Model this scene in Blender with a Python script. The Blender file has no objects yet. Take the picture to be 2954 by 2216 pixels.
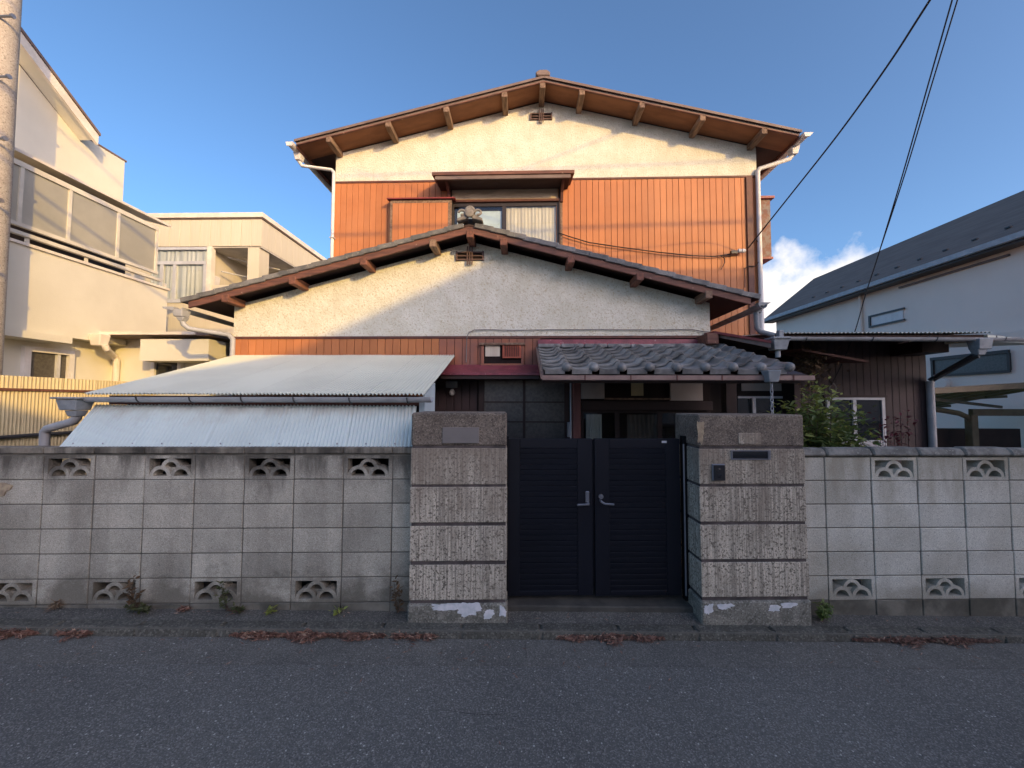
import bpy, bmesh, math, random
from mathutils import Vector, Matrix, Euler

R = math.radians
rnd = random.Random(11)
scene = bpy.context.scene
C = scene.collection

# ---------------------------------------------------------------- camera, light, exposure
CAMZ = 1.78            # eye height above the road
FPX = 1110.0           # focal length in pixels of the 2954 px wide photograph
PITCH = R(2.63)
YAW = R(1.75)
ROLL = 0.0028
cam_d = bpy.data.cameras.new("camera")
cam_d.sensor_width = 36.0
cam_d.lens = 36.0 * FPX / 2954.0
cam_d.clip_start = 0.05
cam_d.clip_end = 3000
cam = bpy.data.objects.new("camera", cam_d)
C.objects.link(cam)
cam.location = (0, 0, CAMZ)
cam.rotation_euler = (Euler((R(90) + PITCH, 0, YAW)).to_matrix() @ Matrix.Rotation(ROLL, 3, 'Z')).to_euler()
scene.camera = cam

SUN_DIR = Vector((0.87, -1.0, 0.365)).normalized()      # towards the sun
SUN_EL = math.asin(SUN_DIR.z)
SUN_AZ = math.atan2(SUN_DIR.x, SUN_DIR.y)
sun_d = bpy.data.lights.new("sun", 'SUN')
sun_d.energy = 2.0
sun_d.angle = R(0.5)
sun_d.color = (1.0, 0.64, 0.16)
sun = bpy.data.objects.new("sun", sun_d)
C.objects.link(sun)
sun.location = SUN_DIR * 60
sun.rotation_euler = SUN_DIR.to_track_quat('Z', 'Y').to_euler()

world = bpy.data.worlds.new("World")
scene.world = world
world.use_nodes = True
wn = world.node_tree
wn.nodes.clear()
w_out = wn.nodes.new('ShaderNodeOutputWorld')
w_bg = wn.nodes.new('ShaderNodeBackground')
w_bg.inputs['Strength'].default_value = 0.15
sky = wn.nodes.new('ShaderNodeTexSky')
sky.sky_type = 'NISHITA'
sky.sun_disc = False
sky.sun_elevation = SUN_EL
sky.sun_rotation = SUN_AZ
sky.altitude = 0
sky.air_density = 0.7
sky.dust_density = 3.0
sky.ozone_density = 10.0
SKY = (sky, w_bg)

scene.view_settings.view_transform = 'Standard'
scene.view_settings.look = 'None'
scene.view_settings.gamma = 1.0
scene.view_settings.use_curve_mapping = False
scene.view_settings.exposure = 0.84
scene.render.engine = 'CYCLES'
scene.cycles.max_bounces = 6

CAMROT = Euler((R(90) + PITCH, 0, YAW)).to_matrix() @ Matrix.Rotation(ROLL, 3, 'Z')


class Frame:
    def __init__(self, a):
        self.a = a
        self.M = Matrix.Rotation(a, 3, 'Z')
        self.I = Matrix.Rotation(-a, 3, 'Z')

    def ray(self, x, y):
        return self.I @ (CAMROT @ Vector(((x - 1477.0) / FPX, (1108.0 - y) / FPX, -1.0)))


H = Frame(0.0)          # the house
W = Frame(R(3.0))       # the street wall and road
N = Frame(R(0.4))       # the neighbouring buildings
FALL = 0.018            # the street falls gently to the right


def at(x, y, Y, fr=H):          # a photo point on the plane at depth Y
    d = fr.ray(x, y)
    s = Y / d.y
    return Vector((d.x * s, Y, CAMZ + d.z * s))


def atX(x, y, X, fr=N):         # ... on the plane at lateral distance X
    d = fr.ray(x, y)
    s = X / d.x
    return Vector((X, d.y * s, CAMZ + d.z * s))


def atZ(x, y, Z, fr=W):         # ... on the horizontal plane at height Z
    d = fr.ray(x, y)
    s = (Z - CAMZ) / d.z
    return Vector((d.x * s, d.y * s, Z))


def atG(x, y, h):               # ... on the falling street, h above it
    Z = h
    for _ in range(6):
        q = atZ(x, y, Z)
        Z = h - FALL * q.x
    return atZ(x, y, Z)


# cloud: a bank low over the roof on the right, in the sky by direction
d_cl = (CAMROT @ Vector(((2350 - 1477.0) / FPX, (1108.0 - 890) / FPX, -1.0))).normalized()
tc = wn.nodes.new('ShaderNodeTexCoord')
mp = wn.nodes.new('ShaderNodeMapping')
mp.vector_type = 'POINT'
mp.inputs['Location'].default_value = (-d_cl.x, -d_cl.y, -d_cl.z)
nz = wn.nodes.new('ShaderNodeTexNoise')
nz.inputs['Scale'].default_value = 9.0
nz.inputs['Detail'].default_value = 8.0
nz.inputs['Roughness'].default_value = 0.55
wn.links.new(tc.outputs['Generated'], nz.inputs['Vector'])
wn.links.new(tc.outputs['Generated'], mp.inputs['Vector'])
sc_ = wn.nodes.new('ShaderNodeVectorMath')
sc_.operation = 'MULTIPLY'
sc_.inputs[1].default_value = (5.0, 5.0, 6.5)
wn.links.new(mp.outputs['Vector'], sc_.inputs[0])
ln = wn.nodes.new('ShaderNodeVectorMath')
ln.operation = 'LENGTH'
wn.links.new(sc_.outputs['Vector'], ln.inputs[0])
ma = wn.nodes.new('ShaderNodeMath')
ma.operation = 'MULTIPLY_ADD'
ma.inputs[1].default_value = 1.7
wn.links.new(nz.outputs['Fac'], ma.inputs[0])
inv = wn.nodes.new('ShaderNodeMath')
inv.operation = 'MULTIPLY'
inv.inputs[1].default_value = -1.0
wn.links.new(ln.outputs['Value'], inv.inputs[0])
wn.links.new(inv.outputs['Value'], ma.inputs[2])
rp = wn.nodes.new('ShaderNodeValToRGB')
rp.color_ramp.elements[0].position = 0.0
rp.color_ramp.elements[1].position = 0.36
wn.links.new(ma.outputs['Value'], rp.inputs['Fac'])
mx = wn.nodes.new('ShaderNodeMix')
mx.data_type = 'RGBA'
CLOUD = mx.inputs[7]
CLOUD.default_value = (4.9, 4.6, 4.4, 1)
wn.links.new(rp.outputs['Color'], mx.inputs[0])
bal = wn.nodes.new('ShaderNodeMix')        # white balance of the sky as the camera set it
bal.data_type = 'RGBA'
bal.blend_type = 'MULTIPLY'
bal.inputs[0].default_value = 1.0
bal.inputs[7].default_value = (4.02, 2.20, 1.30, 1)
wn.links.new(sky.outputs['Color'], bal.inputs[6])
wn.links.new(bal.outputs[2], mx.inputs[6])
wn.links.new(mx.outputs[2], w_bg.inputs['Color'])
wn.links.new(w_bg.outputs['Background'], w_out.inputs['Surface'])


# ---------------------------------------------------------------- materials
def rgba(c):
    return (c[0], c[1], c[2], 1.0)


def mat(name, col, col2=None, scale=3.0, detail=5, rough=0.8, spec=0.4, metal=0.0, bump=0.0, bscale=60.0,
        streak=0.0, streak_col=(0.05, 0.045, 0.04), streak_scale=7.0, speck=None, speck_scale=300.0, speck_at=0.68,
        rand=0.0, contrast=(0.35, 0.65), stretch=None, dist=0.004, top_dirt=None, bot_dirt=None, agg=None, fleck=None, mott=None, trans=0.0, alpha_glass=False):
    m = bpy.data.materials.new(name)
    m.use_nodes = True
    nt = m.node_tree
    b = nt.nodes['Principled BSDF']
    b.inputs['Roughness'].default_value = rough
    b.inputs['Metallic'].default_value = metal
    b.inputs['Specular IOR Level'].default_value = spec
    L = nt.links.new
    geo = nt.nodes.new('ShaderNodeNewGeometry')

    def noise(s, det=5, vec=None, rgh=0.6):
        n = nt.nodes.new('ShaderNodeTexNoise')
        n.inputs['Scale'].default_value = s
        n.inputs['Detail'].default_value = det
        n.inputs['Roughness'].default_value = rgh
        L(vec or geo.outputs['Position'], n.inputs['Vector'])
        return n.outputs['Fac']

    def ramp(f, a, c):
        r = nt.nodes.new('ShaderNodeMapRange')
        r.interpolation_type = 'SMOOTHSTEP'
        r.inputs['From Min'].default_value = a
        r.inputs['From Max'].default_value = c
        L(f, r.inputs['Value'])
        return r.outputs['Result']

    def mix(f, a, c, mode='MIX'):
        n = nt.nodes.new('ShaderNodeMix')
        n.data_type = 'RGBA'
        n.blend_type = mode
        if isinstance(f, float):
            n.inputs[0].default_value = f
        else:
            L(f, n.inputs[0])
        for v, k in ((a, 6), (c, 7)):
            if isinstance(v, tuple):
                n.inputs[k].default_value = rgba(v)
            else:
                L(v, n.inputs[k])
        return n.outputs[2]

    def scaled(v):
        n = nt.nodes.new('ShaderNodeVectorMath')
        n.operation = 'MULTIPLY'
        n.inputs[1].default_value = v
        L(geo.outputs['Position'], n.inputs[0])
        return n.outputs['Vector']

    def mul(f, k):
        n = nt.nodes.new('ShaderNodeMath')
        n.operation = 'MULTIPLY'
        L(f, n.inputs[0])
        if isinstance(k, float):
            n.inputs[1].default_value = k
        else:
            L(k, n.inputs[1])
        return n.outputs['Value']

    base_vec = scaled(stretch) if stretch else None
    if col2 is None:
        col2 = tuple(c * 0.82 for c in col)
    c = mix(ramp(noise(scale, detail, base_vec), contrast[0], contrast[1]), col, col2)
    if speck is not None:
        c = mix(ramp(noise(speck_scale, 2), speck_at, speck_at + 0.07), c, speck)
    if streak > 0:
        f = mul(ramp(noise(1.0, 6, scaled((streak_scale, streak_scale, 0.55))), 0.45, 0.75), streak)
        c = mix(f, c, streak_col)
    if mott is not None:                # broad irregular stains with soft edges
        ms_, mcol, mamt, mlo, mhi = mott
        c = mix(mul(ramp(noise(ms_, 7, None, 0.65), mlo, mhi), mamt), c, mcol)
    if agg is not None:                 # exposed aggregate: each stone its own tone
        as_, dark, light, amt = agg
        v = nt.nodes.new('ShaderNodeTexVoronoi')
        v.inputs['Scale'].default_value = as_
        v.inputs['Randomness'].default_value = 1.0
        L(geo.outputs['Position'], v.inputs['Vector'])
        sp = nt.nodes.new('ShaderNodeSeparateColor')
        L(v.outputs['Color'], sp.inputs[0])
        pw = nt.nodes.new('ShaderNodeMath')
        pw.operation = 'POWER'
        pw.inputs[1].default_value = 3.2
        L(sp.outputs[0], pw.inputs[0])
        st = mix(pw.outputs['Value'], dark, light)
        c = mix(amt, c, st)
        edge = ramp(v.outputs['Distance'], 0.55, 0.95)
        c = mix(mul(edge, 0.75), c, tuple(q * 0.5 for q in dark))
    if fleck is not None:               # a few pale chips in the surface
        v2 = nt.nodes.new('ShaderNodeTexVoronoi')
        v2.inputs['Scale'].default_value = fleck[0]
        L(geo.outputs['Position'], v2.inputs['Vector'])
        sp2 = nt.nodes.new('ShaderNodeSeparateColor')
        L(v2.outputs['Color'], sp2.inputs[0])
        gt = nt.nodes.new('ShaderNodeMath')
        gt.operation = 'GREATER_THAN'
        gt.inputs[1].default_value = fleck[1]
        L(sp2.outputs[1], gt.inputs[0])
        lt = nt.nodes.new('ShaderNodeMath')
        lt.operation = 'LESS_THAN'
        lt.inputs[1].default_value = 0.45
        L(v2.outputs['Distance'], lt.inputs[0])
        c = mix(mul(gt.outputs['Value'], lt.outputs['Value']), c, fleck[2])
    for dirt in (top_dirt, bot_dirt):
        if dirt is None:
            continue
        z0, z1, dcol, amt = dirt
        sep = nt.nodes.new('ShaderNodeSeparateXYZ')
        L(geo.outputs['Position'], sep.inputs[0])
        nn = mul(noise(1.0, 7, scaled((5.0, 5.0, 1.3) if dirt is top_dirt else (4.0, 4.0, 5.0)), 0.65), abs(z1 - z0) * 3.2)
        ad = nt.nodes.new('ShaderNodeMath')
        ad.operation = 'ADD' if z1 > z0 else 'SUBTRACT'
        L(sep.outputs['Z'], ad.inputs[0])
        L(nn, ad.inputs[1])
        off = abs(z1 - z0) * 1.6 * (1 if z1 > z0 else -1)
        lo, hi = z0 + off, z1 + off
        c = mix(mul(ramp(ad.outputs['Value'], lo, hi), amt), c, dcol)
    if rand > 0:
        oi = nt.nodes.new('ShaderNodeObjectInfo')
        mr = nt.nodes.new('ShaderNodeMapRange')
        mr.inputs['To Min'].default_value = 1.0 - rand
        mr.inputs['To Max'].default_value = 1.0 + rand
        L(oi.outputs['Random'], mr.inputs['Value'])
        c = mix(1.0, c, mr.outputs['Result'], 'MULTIPLY')
    L(c, b.inputs['Base Color'])
    if bump > 0:
        bn = nt.nodes.new('ShaderNodeBump')
        bn.inputs['Strength'].default_value = bump
        bn.inputs['Distance'].default_value = dist
        L(noise(bscale, 4, scaled(stretch) if stretch else None), bn.inputs['Height'])
        L(bn.outputs['Normal'], b.inputs['Normal'])
    if trans > 0:
        tr = nt.nodes.new('ShaderNodeBsdfTranslucent')
        L(c, tr.inputs['Color'])
        ms = nt.nodes.new('ShaderNodeMixShader')
        ms.inputs[0].default_value = trans
        L(b.outputs[0], ms.inputs[1])
        L(tr.outputs[0], ms.inputs[2])
        L(ms.outputs[0], nt.nodes['Material Output'].inputs['Surface'])
    return m


def glass_mat(name, col, amount=0.5, rough=0.02):
    m = bpy.data.materials.new(name)
    m.use_nodes = True
    nt = m.node_tree
    nt.nodes.clear()
    out = nt.nodes.new('ShaderNodeOutputMaterial')
    tr = nt.nodes.new('ShaderNodeBsdfTransparent')
    tr.inputs['Color'].default_value = rgba(col)
    gl = nt.nodes.new('ShaderNodeBsdfGlossy')
    gl.inputs['Roughness'].default_value = rough
    gl.inputs['Color'].default_value = (0.9, 0.95, 1, 1)
    lw = nt.nodes.new('ShaderNodeLayerWeight')
    lw.inputs['Blend'].default_value = 0.5
    fr = nt.nodes.new('ShaderNodeMath')
    fr.operation = 'POWER'
    fr.inputs[1].default_value = 4.0
    nt.links.new(lw.outputs['Facing'], fr.inputs[0])
    ad = nt.nodes.new('ShaderNodeMath')
    ad.operation = 'ADD'
    ad.inputs[1].default_value = amount * 0.06
    ms = nt.nodes.new('ShaderNodeMixShader')
    nt.links.new(fr.outputs[0], ad.inputs[0])
    nt.links.new(ad.outputs[0], ms.inputs[0])
    nt.links.new(tr.outputs[0], ms.inputs[1])
    nt.links.new(gl.outputs[0], ms.inputs[2])
    nt.links.new(ms.outputs[0], out.inputs['Surface'])
    return m


m_stucco = mat("cream_stucco", (0.749, 0.719, 0.594), (0.663, 0.632, 0.498), scale=5, rough=0.95, bump=1.0, bscale=38, dist=0.012,
               streak=0.18, streak_col=(0.514, 0.436, 0.297), speck=(0.556, 0.485, 0.323), speck_scale=48, speck_at=0.57)
m_side = mat("orange_siding", (0.50, 0.185, 0.062), (0.44, 0.155, 0.052), scale=1.4, rough=0.55, bump=0.15, bscale=30, rand=0.08, streak=0.22,
             streak_col=(0.35, 0.12, 0.05), streak_scale=4, mott=(0.9, (0.53, 0.23, 0.10), 0.35, 0.45, 0.7))
m_side_weathered = mat("weathered_siding", (0.25, 0.105, 0.07), (0.33, 0.12, 0.065), scale=3.0, rough=0.7, bump=0.2, bscale=40, rand=0.07,
                       streak=0.35, streak_col=(0.20, 0.12, 0.10), streak_scale=6)
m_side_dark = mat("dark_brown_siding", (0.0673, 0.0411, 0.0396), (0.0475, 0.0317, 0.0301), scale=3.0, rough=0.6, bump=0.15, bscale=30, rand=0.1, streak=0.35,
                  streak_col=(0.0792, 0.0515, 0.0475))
m_back = mat("dark_backing", (0.025, 0.018, 0.015), rough=0.9)
m_trim = mat("brown_trim", (0.13, 0.048, 0.032), (0.09, 0.035, 0.025), scale=9, rough=0.6, bump=0.1)
m_barge = mat("weathered_bargeboard", (0.20, 0.083, 0.053), (0.11, 0.05, 0.036), scale=2.2, rough=0.65, bump=0.4, bscale=30, stretch=(1.5, 12, 12),
              speck=(0.33, 0.2, 0.14), speck_scale=12, speck_at=0.66)
m_red = mat("red_metal_trim", (0.27, 0.045, 0.04), (0.2, 0.04, 0.035), scale=8, rough=0.5, bump=0.1, streak=0.3)
m_maroon = mat("maroon_sheet_metal", (0.27, 0.06, 0.075), (0.17, 0.04, 0.05), scale=7, rough=0.45, bump=0.2, bscale=20, speck=(0.34, 0.16, 0.16),
               speck_scale=25, speck_at=0.65)
m_purlin = mat("weathered_purlin_wood", (0.27, 0.175, 0.115), (0.14, 0.09, 0.06), scale=3, rough=0.85, bump=0.5, bscale=30, stretch=(10, 1.5, 10), rand=0.15)
m_purlin_red = mat("red_stained_purlin", (0.24, 0.098, 0.062), (0.13, 0.06, 0.042), scale=3, rough=0.8, bump=0.4, bscale=30, stretch=(10, 1.5, 10), rand=0.12)
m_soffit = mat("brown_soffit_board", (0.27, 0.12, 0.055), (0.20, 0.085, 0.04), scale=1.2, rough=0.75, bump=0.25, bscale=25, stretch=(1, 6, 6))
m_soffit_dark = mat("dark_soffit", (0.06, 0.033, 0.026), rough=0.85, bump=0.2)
m_fascia = mat("grey_brown_fascia", (0.20, 0.145, 0.12), (0.16, 0.11, 0.09), scale=4, rough=0.6)
m_roofmetal = mat("dark_metal_roof", (0.05, 0.045, 0.045), rough=0.5)
m_verge = mat("old_roof_tile", (0.20, 0.19, 0.175), (0.12, 0.12, 0.115), scale=9, rough=0.75, bump=0.4, bscale=50, rand=0.22, speck=(0.30, 0.28, 0.23), speck_scale=30, speck_at=0.62)
m_tile = mat("grey_roof_tile", (0.29, 0.285, 0.27), (0.15, 0.147, 0.138), scale=6, rough=0.38, bump=0.25, bscale=60, rand=0.28,
             mott=(7.0, (0.36, 0.335, 0.28), 0.5, 0.55, 0.75))
m_orn = mat("ridge_ornament_tile", (0.27, 0.244, 0.216), (0.165, 0.148, 0.13), scale=14, rough=0.8, bump=0.5, bscale=60)
m_white = mat("white_pipe", (0.72, 0.69, 0.65), (0.64, 0.61, 0.57), scale=6, rough=0.5, streak=0.2, streak_col=(0.4, 0.37, 0.33))
m_gpipe = mat("grey_pvc", (0.42, 0.42, 0.42), (0.34, 0.34, 0.34), scale=6, rough=0.5, streak=0.3, streak_col=(0.22, 0.2, 0.18))
m_bpipe = mat("blue_grey_hopper", (0.31, 0.33, 0.335), (0.22, 0.235, 0.24), scale=9, rough=0.5, bump=0.1, streak=0.3)
m_dpipe = mat("dark_drainpipe", (0.05, 0.052, 0.055), rough=0.4)
m_brgut = mat("brown_gutter_metal", (0.30, 0.20, 0.165), (0.22, 0.14, 0.115), scale=5, rough=0.5, streak=0.3)
m_corr = mat("pale_corrugated_sheet", (0.72, 0.74, 0.62), (0.66, 0.675, 0.56), scale=1.1, rough=0.6, rand=0.03, mott=(2.0, (0.54, 0.52, 0.42), 0.22, 0.5, 0.8))
m_corr2 = mat("pale_blue_corrugated_sheet", (0.68, 0.755, 0.71), (0.64, 0.71, 0.665), scale=1.5, rough=0.5, rand=0.03, streak=0.08, streak_col=(0.46, 0.44, 0.38),
              top_dirt=(1.60, 1.78, (0.36, 0.25, 0.18), 0.3))
m_lblue = mat("pale_blue_painted_board", (0.55, 0.64, 0.66), (0.48, 0.56, 0.58), scale=3, rough=0.7)
m_block = mat("grey_concrete_block", (0.604, 0.552, 0.436), (0.399, 0.362, 0.286), scale=2.0, rough=0.95, bump=0.8, bscale=170, dist=0.003, rand=0.17,
              streak=0.6, streak_col=(0.206, 0.178, 0.135), streak_scale=4.5, agg=(190.0, (0.29, 0.265, 0.21), (0.749, 0.69, 0.551), 0.34),
              mott=(1.6, (0.23, 0.201, 0.15), 0.55, 0.46, 0.72), top_dirt=(1.08, 1.42, (0.0665, 0.0575, 0.0441), 0.88), bot_dirt=(0.46, 0.16, (0.12, 0.106, 0.0782), 0.75))
m_blockr = mat("pale_concrete_block", (0.717, 0.69, 0.587), (0.519, 0.486, 0.39), scale=1.7, rough=0.95, bump=0.8, bscale=170, dist=0.003, rand=0.07,
               streak=0.3, streak_col=(0.371, 0.324, 0.235), streak_scale=3.5, agg=(190.0, (0.371, 0.348, 0.288), (0.89, 0.852, 0.726), 0.30),
               mott=(1.5, (0.371, 0.324, 0.23), 0.55, 0.45, 0.7), top_dirt=(0.85, 1.5, (0.309, 0.27, 0.192), 0.7), bot_dirt=(0.30, 0.12, (0.247, 0.216, 0.16), 0.5))
m_foot = mat("damp_footing_block", (0.227, 0.205, 0.16), (0.124, 0.112, 0.0872), scale=4, rough=0.95, bump=0.8, bscale=120, mott=(3.0, (0.0618, 0.057, 0.0401), 0.7, 0.4, 0.65))
m_coping = mat("mouldy_coping_concrete", (0.206, 0.178, 0.134), (0.0618, 0.054, 0.0418), scale=5, rough=0.95, bump=0.8, bscale=110, rand=0.35,
               streak=0.5, streak_col=(0.371, 0.33, 0.258), streak_scale=12)
m_copingr = mat("mossy_coping_stone", (0.278, 0.265, 0.227), (0.144, 0.135, 0.114), scale=9, rough=0.95, bump=0.9, bscale=80, rand=0.12, speck=(0.309, 0.29, 0.24), speck_scale=60, speck_at=0.6)
m_mortar = mat("grey_mortar", (0.16, 0.145, 0.117), (0.113, 0.104, 0.0846), scale=12, rough=0.95)
m_stone = mat("combed_grey_stone", (0.761, 0.655, 0.498), (0.311, 0.263, 0.199), scale=1.0, rough=0.95, bump=1.0, bscale=1.0, stretch=(75, 75, 1.3), dist=0.006, contrast=(0.40, 0.62),
              speck=(0.0865, 0.0706, 0.0508), speck_scale=55, speck_at=0.545, rand=0.07, mott=(3.2, (0.253, 0.207, 0.15), 0.7, 0.42, 0.68),
              top_dirt=(0.80, 1.7, (0.231, 0.181, 0.132), 0.75), agg=(150.0, (0.288, 0.241, 0.18), (0.761, 0.672, 0.529), 0.25))
m_stonetop = mat("dark_weathered_stone", (0.278, 0.22, 0.165), (0.113, 0.09, 0.0685), scale=7, rough=0.95, bump=1.0, bscale=90, agg=(120.0, (0.124, 0.098, 0.0739), (0.391, 0.32, 0.245), 0.5),
                 speck=(0.0721, 0.056, 0.0418), speck_scale=50, speck_at=0.56)
m_stonebase = mat("stone_base_with_flaked_white_paint", (0.34, 0.31, 0.245), (0.154, 0.142, 0.111), scale=9, rough=0.95, bump=1.0, bscale=70,
                  agg=(90.0, (0.134, 0.122, 0.0952), (0.515, 0.475, 0.383), 0.4))
m_flake = mat("flaking_white_paint", (0.78, 0.74, 0.72), (0.6, 0.6, 0.58), scale=20, rough=0.9, bump=0.5, bscale=60)
m_ocre = mat("ochre_scar", (0.42, 0.33, 0.21), (0.28, 0.21, 0.14), scale=25, rough=0.95, bump=0.8, bscale=70)
m_gate = mat("navy_black_gate_paint", (0.0060, 0.0072, 0.0125), (0.005, 0.006, 0.0105), scale=2, rough=0.42, spec=0.34)
m_gated = mat("black_gate_post_paint", (0.005, 0.0055, 0.007), rough=0.5, spec=0.2)
m_steel = mat("dull_steel", (0.30, 0.31, 0.34), rough=0.35, metal=0.7)
m_joint = mat("pillar_joint_mortar", (0.12, 0.095, 0.085), (0.06, 0.05, 0.045), scale=9, rough=0.95)
m_plate = mat("bare_nameplate_stone", (0.20, 0.175, 0.155), (0.18, 0.157, 0.14), scale=9, rough=0.6)
m_black = mat("black_plastic", (0.02, 0.021, 0.024), rough=0.4)
m_asph = mat("asphalt", (0.186, 0.172, 0.144), (0.123, 0.113, 0.097), scale=0.7, rough=0.85, bump=1.0, bscale=150, dist=0.005,
             agg=(150.0, (0.119, 0.111, 0.0952), (0.508, 0.472, 0.4), 0.45), mott=(0.8, (0.104, 0.0971, 0.0851), 0.45, 0.42, 0.75), contrast=(0.3, 0.7), fleck=(85.0, 0.987, (0.515, 0.485, 0.409)))
m_verg = mat("worn_pavement_asphalt", (0.157, 0.143, 0.118), (0.0935, 0.0859, 0.0711), scale=4, rough=0.9, bump=1.0, bscale=70, dist=0.008,
             agg=(130.0, (0.0935, 0.0859, 0.0711), (0.374, 0.345, 0.291), 0.5), mott=(2.5, (0.0623, 0.0581, 0.0463), 0.6, 0.42, 0.7))
m_apron = mat("dark_entry_concrete", (0.0876, 0.08, 0.0641), (0.0536, 0.049, 0.0401), scale=5, rough=0.9, bump=0.7, bscale=90, dist=0.005)
m_kerb = mat("mossy_kerb_concrete", (0.139, 0.128, 0.0997), (0.0824, 0.076, 0.0587), scale=6, rough=0.95, bump=1.0, bscale=60, rand=0.05, dist=0.008,
             agg=(80.0, (0.0824, 0.076, 0.0605), (0.309, 0.285, 0.231), 0.4), mott=(4.0, (0.0566, 0.055, 0.0374), 0.65, 0.42, 0.68))
m_gutter = mat("gutter_concrete", (0.19, 0.174, 0.144), (0.131, 0.121, 0.101), scale=2.5, rough=0.92, bump=0.9, bscale=120, dist=0.004, rand=0.06,
               agg=(150.0, (0.125, 0.114, 0.0961), (0.443, 0.412, 0.344), 0.45), mott=(3.0, (0.0912, 0.0835, 0.0676), 0.6, 0.42, 0.7), fleck=(85.0, 0.99, (0.464, 0.435, 0.365)))
m_bounce = mat("pale_bounce_concrete", (0.52, 0.49, 0.45), (0.45, 0.42, 0.38), scale=3, rough=0.9, bump=0.3)  # kept pale to bounce light onto the white house
m_soil = mat("garden_soil", (0.16, 0.135, 0.105), rough=1, bump=1, bscale=20)
m_ncream = mat("neighbour_cream_render", (0.70, 0.665, 0.545), (0.65, 0.615, 0.50), scale=1.2, rough=0.9, bump=0.3, bscale=60, streak=0.12, streak_col=(0.52, 0.48, 0.38), streak_scale=3,
               mott=(0.7, (0.62, 0.58, 0.47), 0.4, 0.45, 0.7))
m_panel = mat("beige_panel_siding", (0.60, 0.54, 0.41), (0.56, 0.50, 0.375), scale=3, rough=0.75, rand=0.03, bump=0.3, bscale=3, stretch=(25, 25, 0.3), dist=0.004)
m_roofband = mat("cream_roof_edge", (0.78, 0.70, 0.58), rough=0.6)
m_frost = mat("frosted_balcony_screen", (0.52, 0.50, 0.42), (0.44, 0.425, 0.36), scale=1.2, rough=0.3, trans=0.25)
m_alu = mat("cream_aluminium", (0.72, 0.67, 0.55), rough=0.45)
m_silver = mat("silver_sash_aluminium", (0.60, 0.60, 0.60), rough=0.4, metal=0.15)
m_brownalu = mat("bronze_window_frame", (0.045, 0.035, 0.03), rough=0.4)
m_darkroom = mat("dark_interior", (0.03, 0.03, 0.03), rough=0.9)
m_cloth = mat("cream_curtain_cloth", (0.74, 0.66, 0.52), (0.66, 0.57, 0.44), scale=3, rough=0.95, stretch=(8, 8, 0.5), trans=0.15)
m_lace = mat("white_lace_curtain", (0.66, 0.64, 0.58), (0.52, 0.51, 0.46), scale=2, rough=0.95, stretch=(8, 8, 0.4), trans=0.15)
m_glass = glass_mat("window_glass", (0.95, 0.97, 0.97), 0.5)
m_glassd = mat("dark_window_glass", (0.020, 0.022, 0.025), rough=0.06, spec=0.9)
m_glassf = mat("patterned_frosted_glass", (0.10, 0.092, 0.08), (0.065, 0.06, 0.054), scale=30, rough=0.35, spec=0.5, bump=0.4, bscale=60)
m_yfence = mat("yellow_corrugated_fence", (0.60, 0.51, 0.30), (0.54, 0.45, 0.26), scale=2.5, rough=0.6, rand=0.04, streak=0.2, streak_col=(0.40, 0.30, 0.17))
m_rwhite = mat("pinkish_white_render", (0.89, 0.755, 0.635), (0.87, 0.73, 0.61), scale=1.2, rough=0.9, bump=0.2, bscale=70, mott=(0.5, (0.80, 0.67, 0.56), 0.5, 0.45, 0.7))
m_rroof = mat("charcoal_shingle", (0.185, 0.145, 0.118), (0.145, 0.114, 0.094), scale=2, rough=0.9, spec=0.15, bump=0.4, bscale=14, stretch=(0.6, 0.6, 6))
m_cpoly = mat("green_tinted_carport_sheet", (0.74, 0.80, 0.58), (0.66, 0.72, 0.50), scale=1.3, rough=0.4, trans=0.85)
m_cbeam = mat("bronze_carport_frame", (0.16, 0.125, 0.075), (0.12, 0.092, 0.055), scale=4, rough=0.5)
m_pole = mat("utility_pole_concrete", (0.46, 0.41, 0.34), (0.40, 0.35, 0.29), scale=5, rough=0.9, bump=0.7, bscale=60, agg=(70.0, (0.30, 0.26, 0.21), (0.56, 0.50, 0.42), 0.35),
             streak=0.35, streak_col=(0.27, 0.235, 0.19), streak_scale=9)
m_cable = mat("black_cable", (0.018, 0.018, 0.02), rough=0.6)
m_gcable = mat("grey_cable", (0.22, 0.2, 0.18), rough=0.6)
m_insul = mat("white_porcelain", (0.7, 0.68, 0.64), rough=0.3)
m_leaf = mat("green_leaf", (0.123, 0.181, 0.0522), (0.174, 0.225, 0.0609), scale=9, rough=0.45, rand=0.35, trans=0.3)
m_leafy = mat("yellow_green_leaf", (0.31, 0.333, 0.0747), (0.218, 0.253, 0.0633), scale=9, rough=0.5, rand=0.25, trans=0.35)
m_twig = mat("brown_twig", (0.10, 0.07, 0.045), rough=0.9)
m_redleaf = mat("dark_red_leaf", (0.16, 0.03, 0.04), (0.10, 0.02, 0.03), scale=15, rough=0.5, rand=0.3, trans=0.2)
m_dry = mat("dry_brown_leaf", (0.324, 0.174, 0.118), (0.156, 0.0792, 0.0552), scale=25, rough=0.85, contrast=(0.4, 0.6), speck=(0.504, 0.336, 0.228), speck_scale=30, speck_at=0.58)
m_straw = mat("straw_coloured_dead_grass", (0.30, 0.23, 0.15), (0.2, 0.13, 0.08), scale=25, rough=0.9)
m_weed = mat("weed_leaf", (0.10, 0.105, 0.04), (0.07, 0.08, 0.03), scale=12, rough=0.7, trans=0.2)
m_browncloth = mat("brown_door_curtain", (0.13, 0.105, 0.085), (0.08, 0.065, 0.055), scale=3, rough=0.95, stretch=(9, 9, 0.4))
m_paper = mat("yellowed_paper", (0.50, 0.42, 0.24), rough=0.9)
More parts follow.
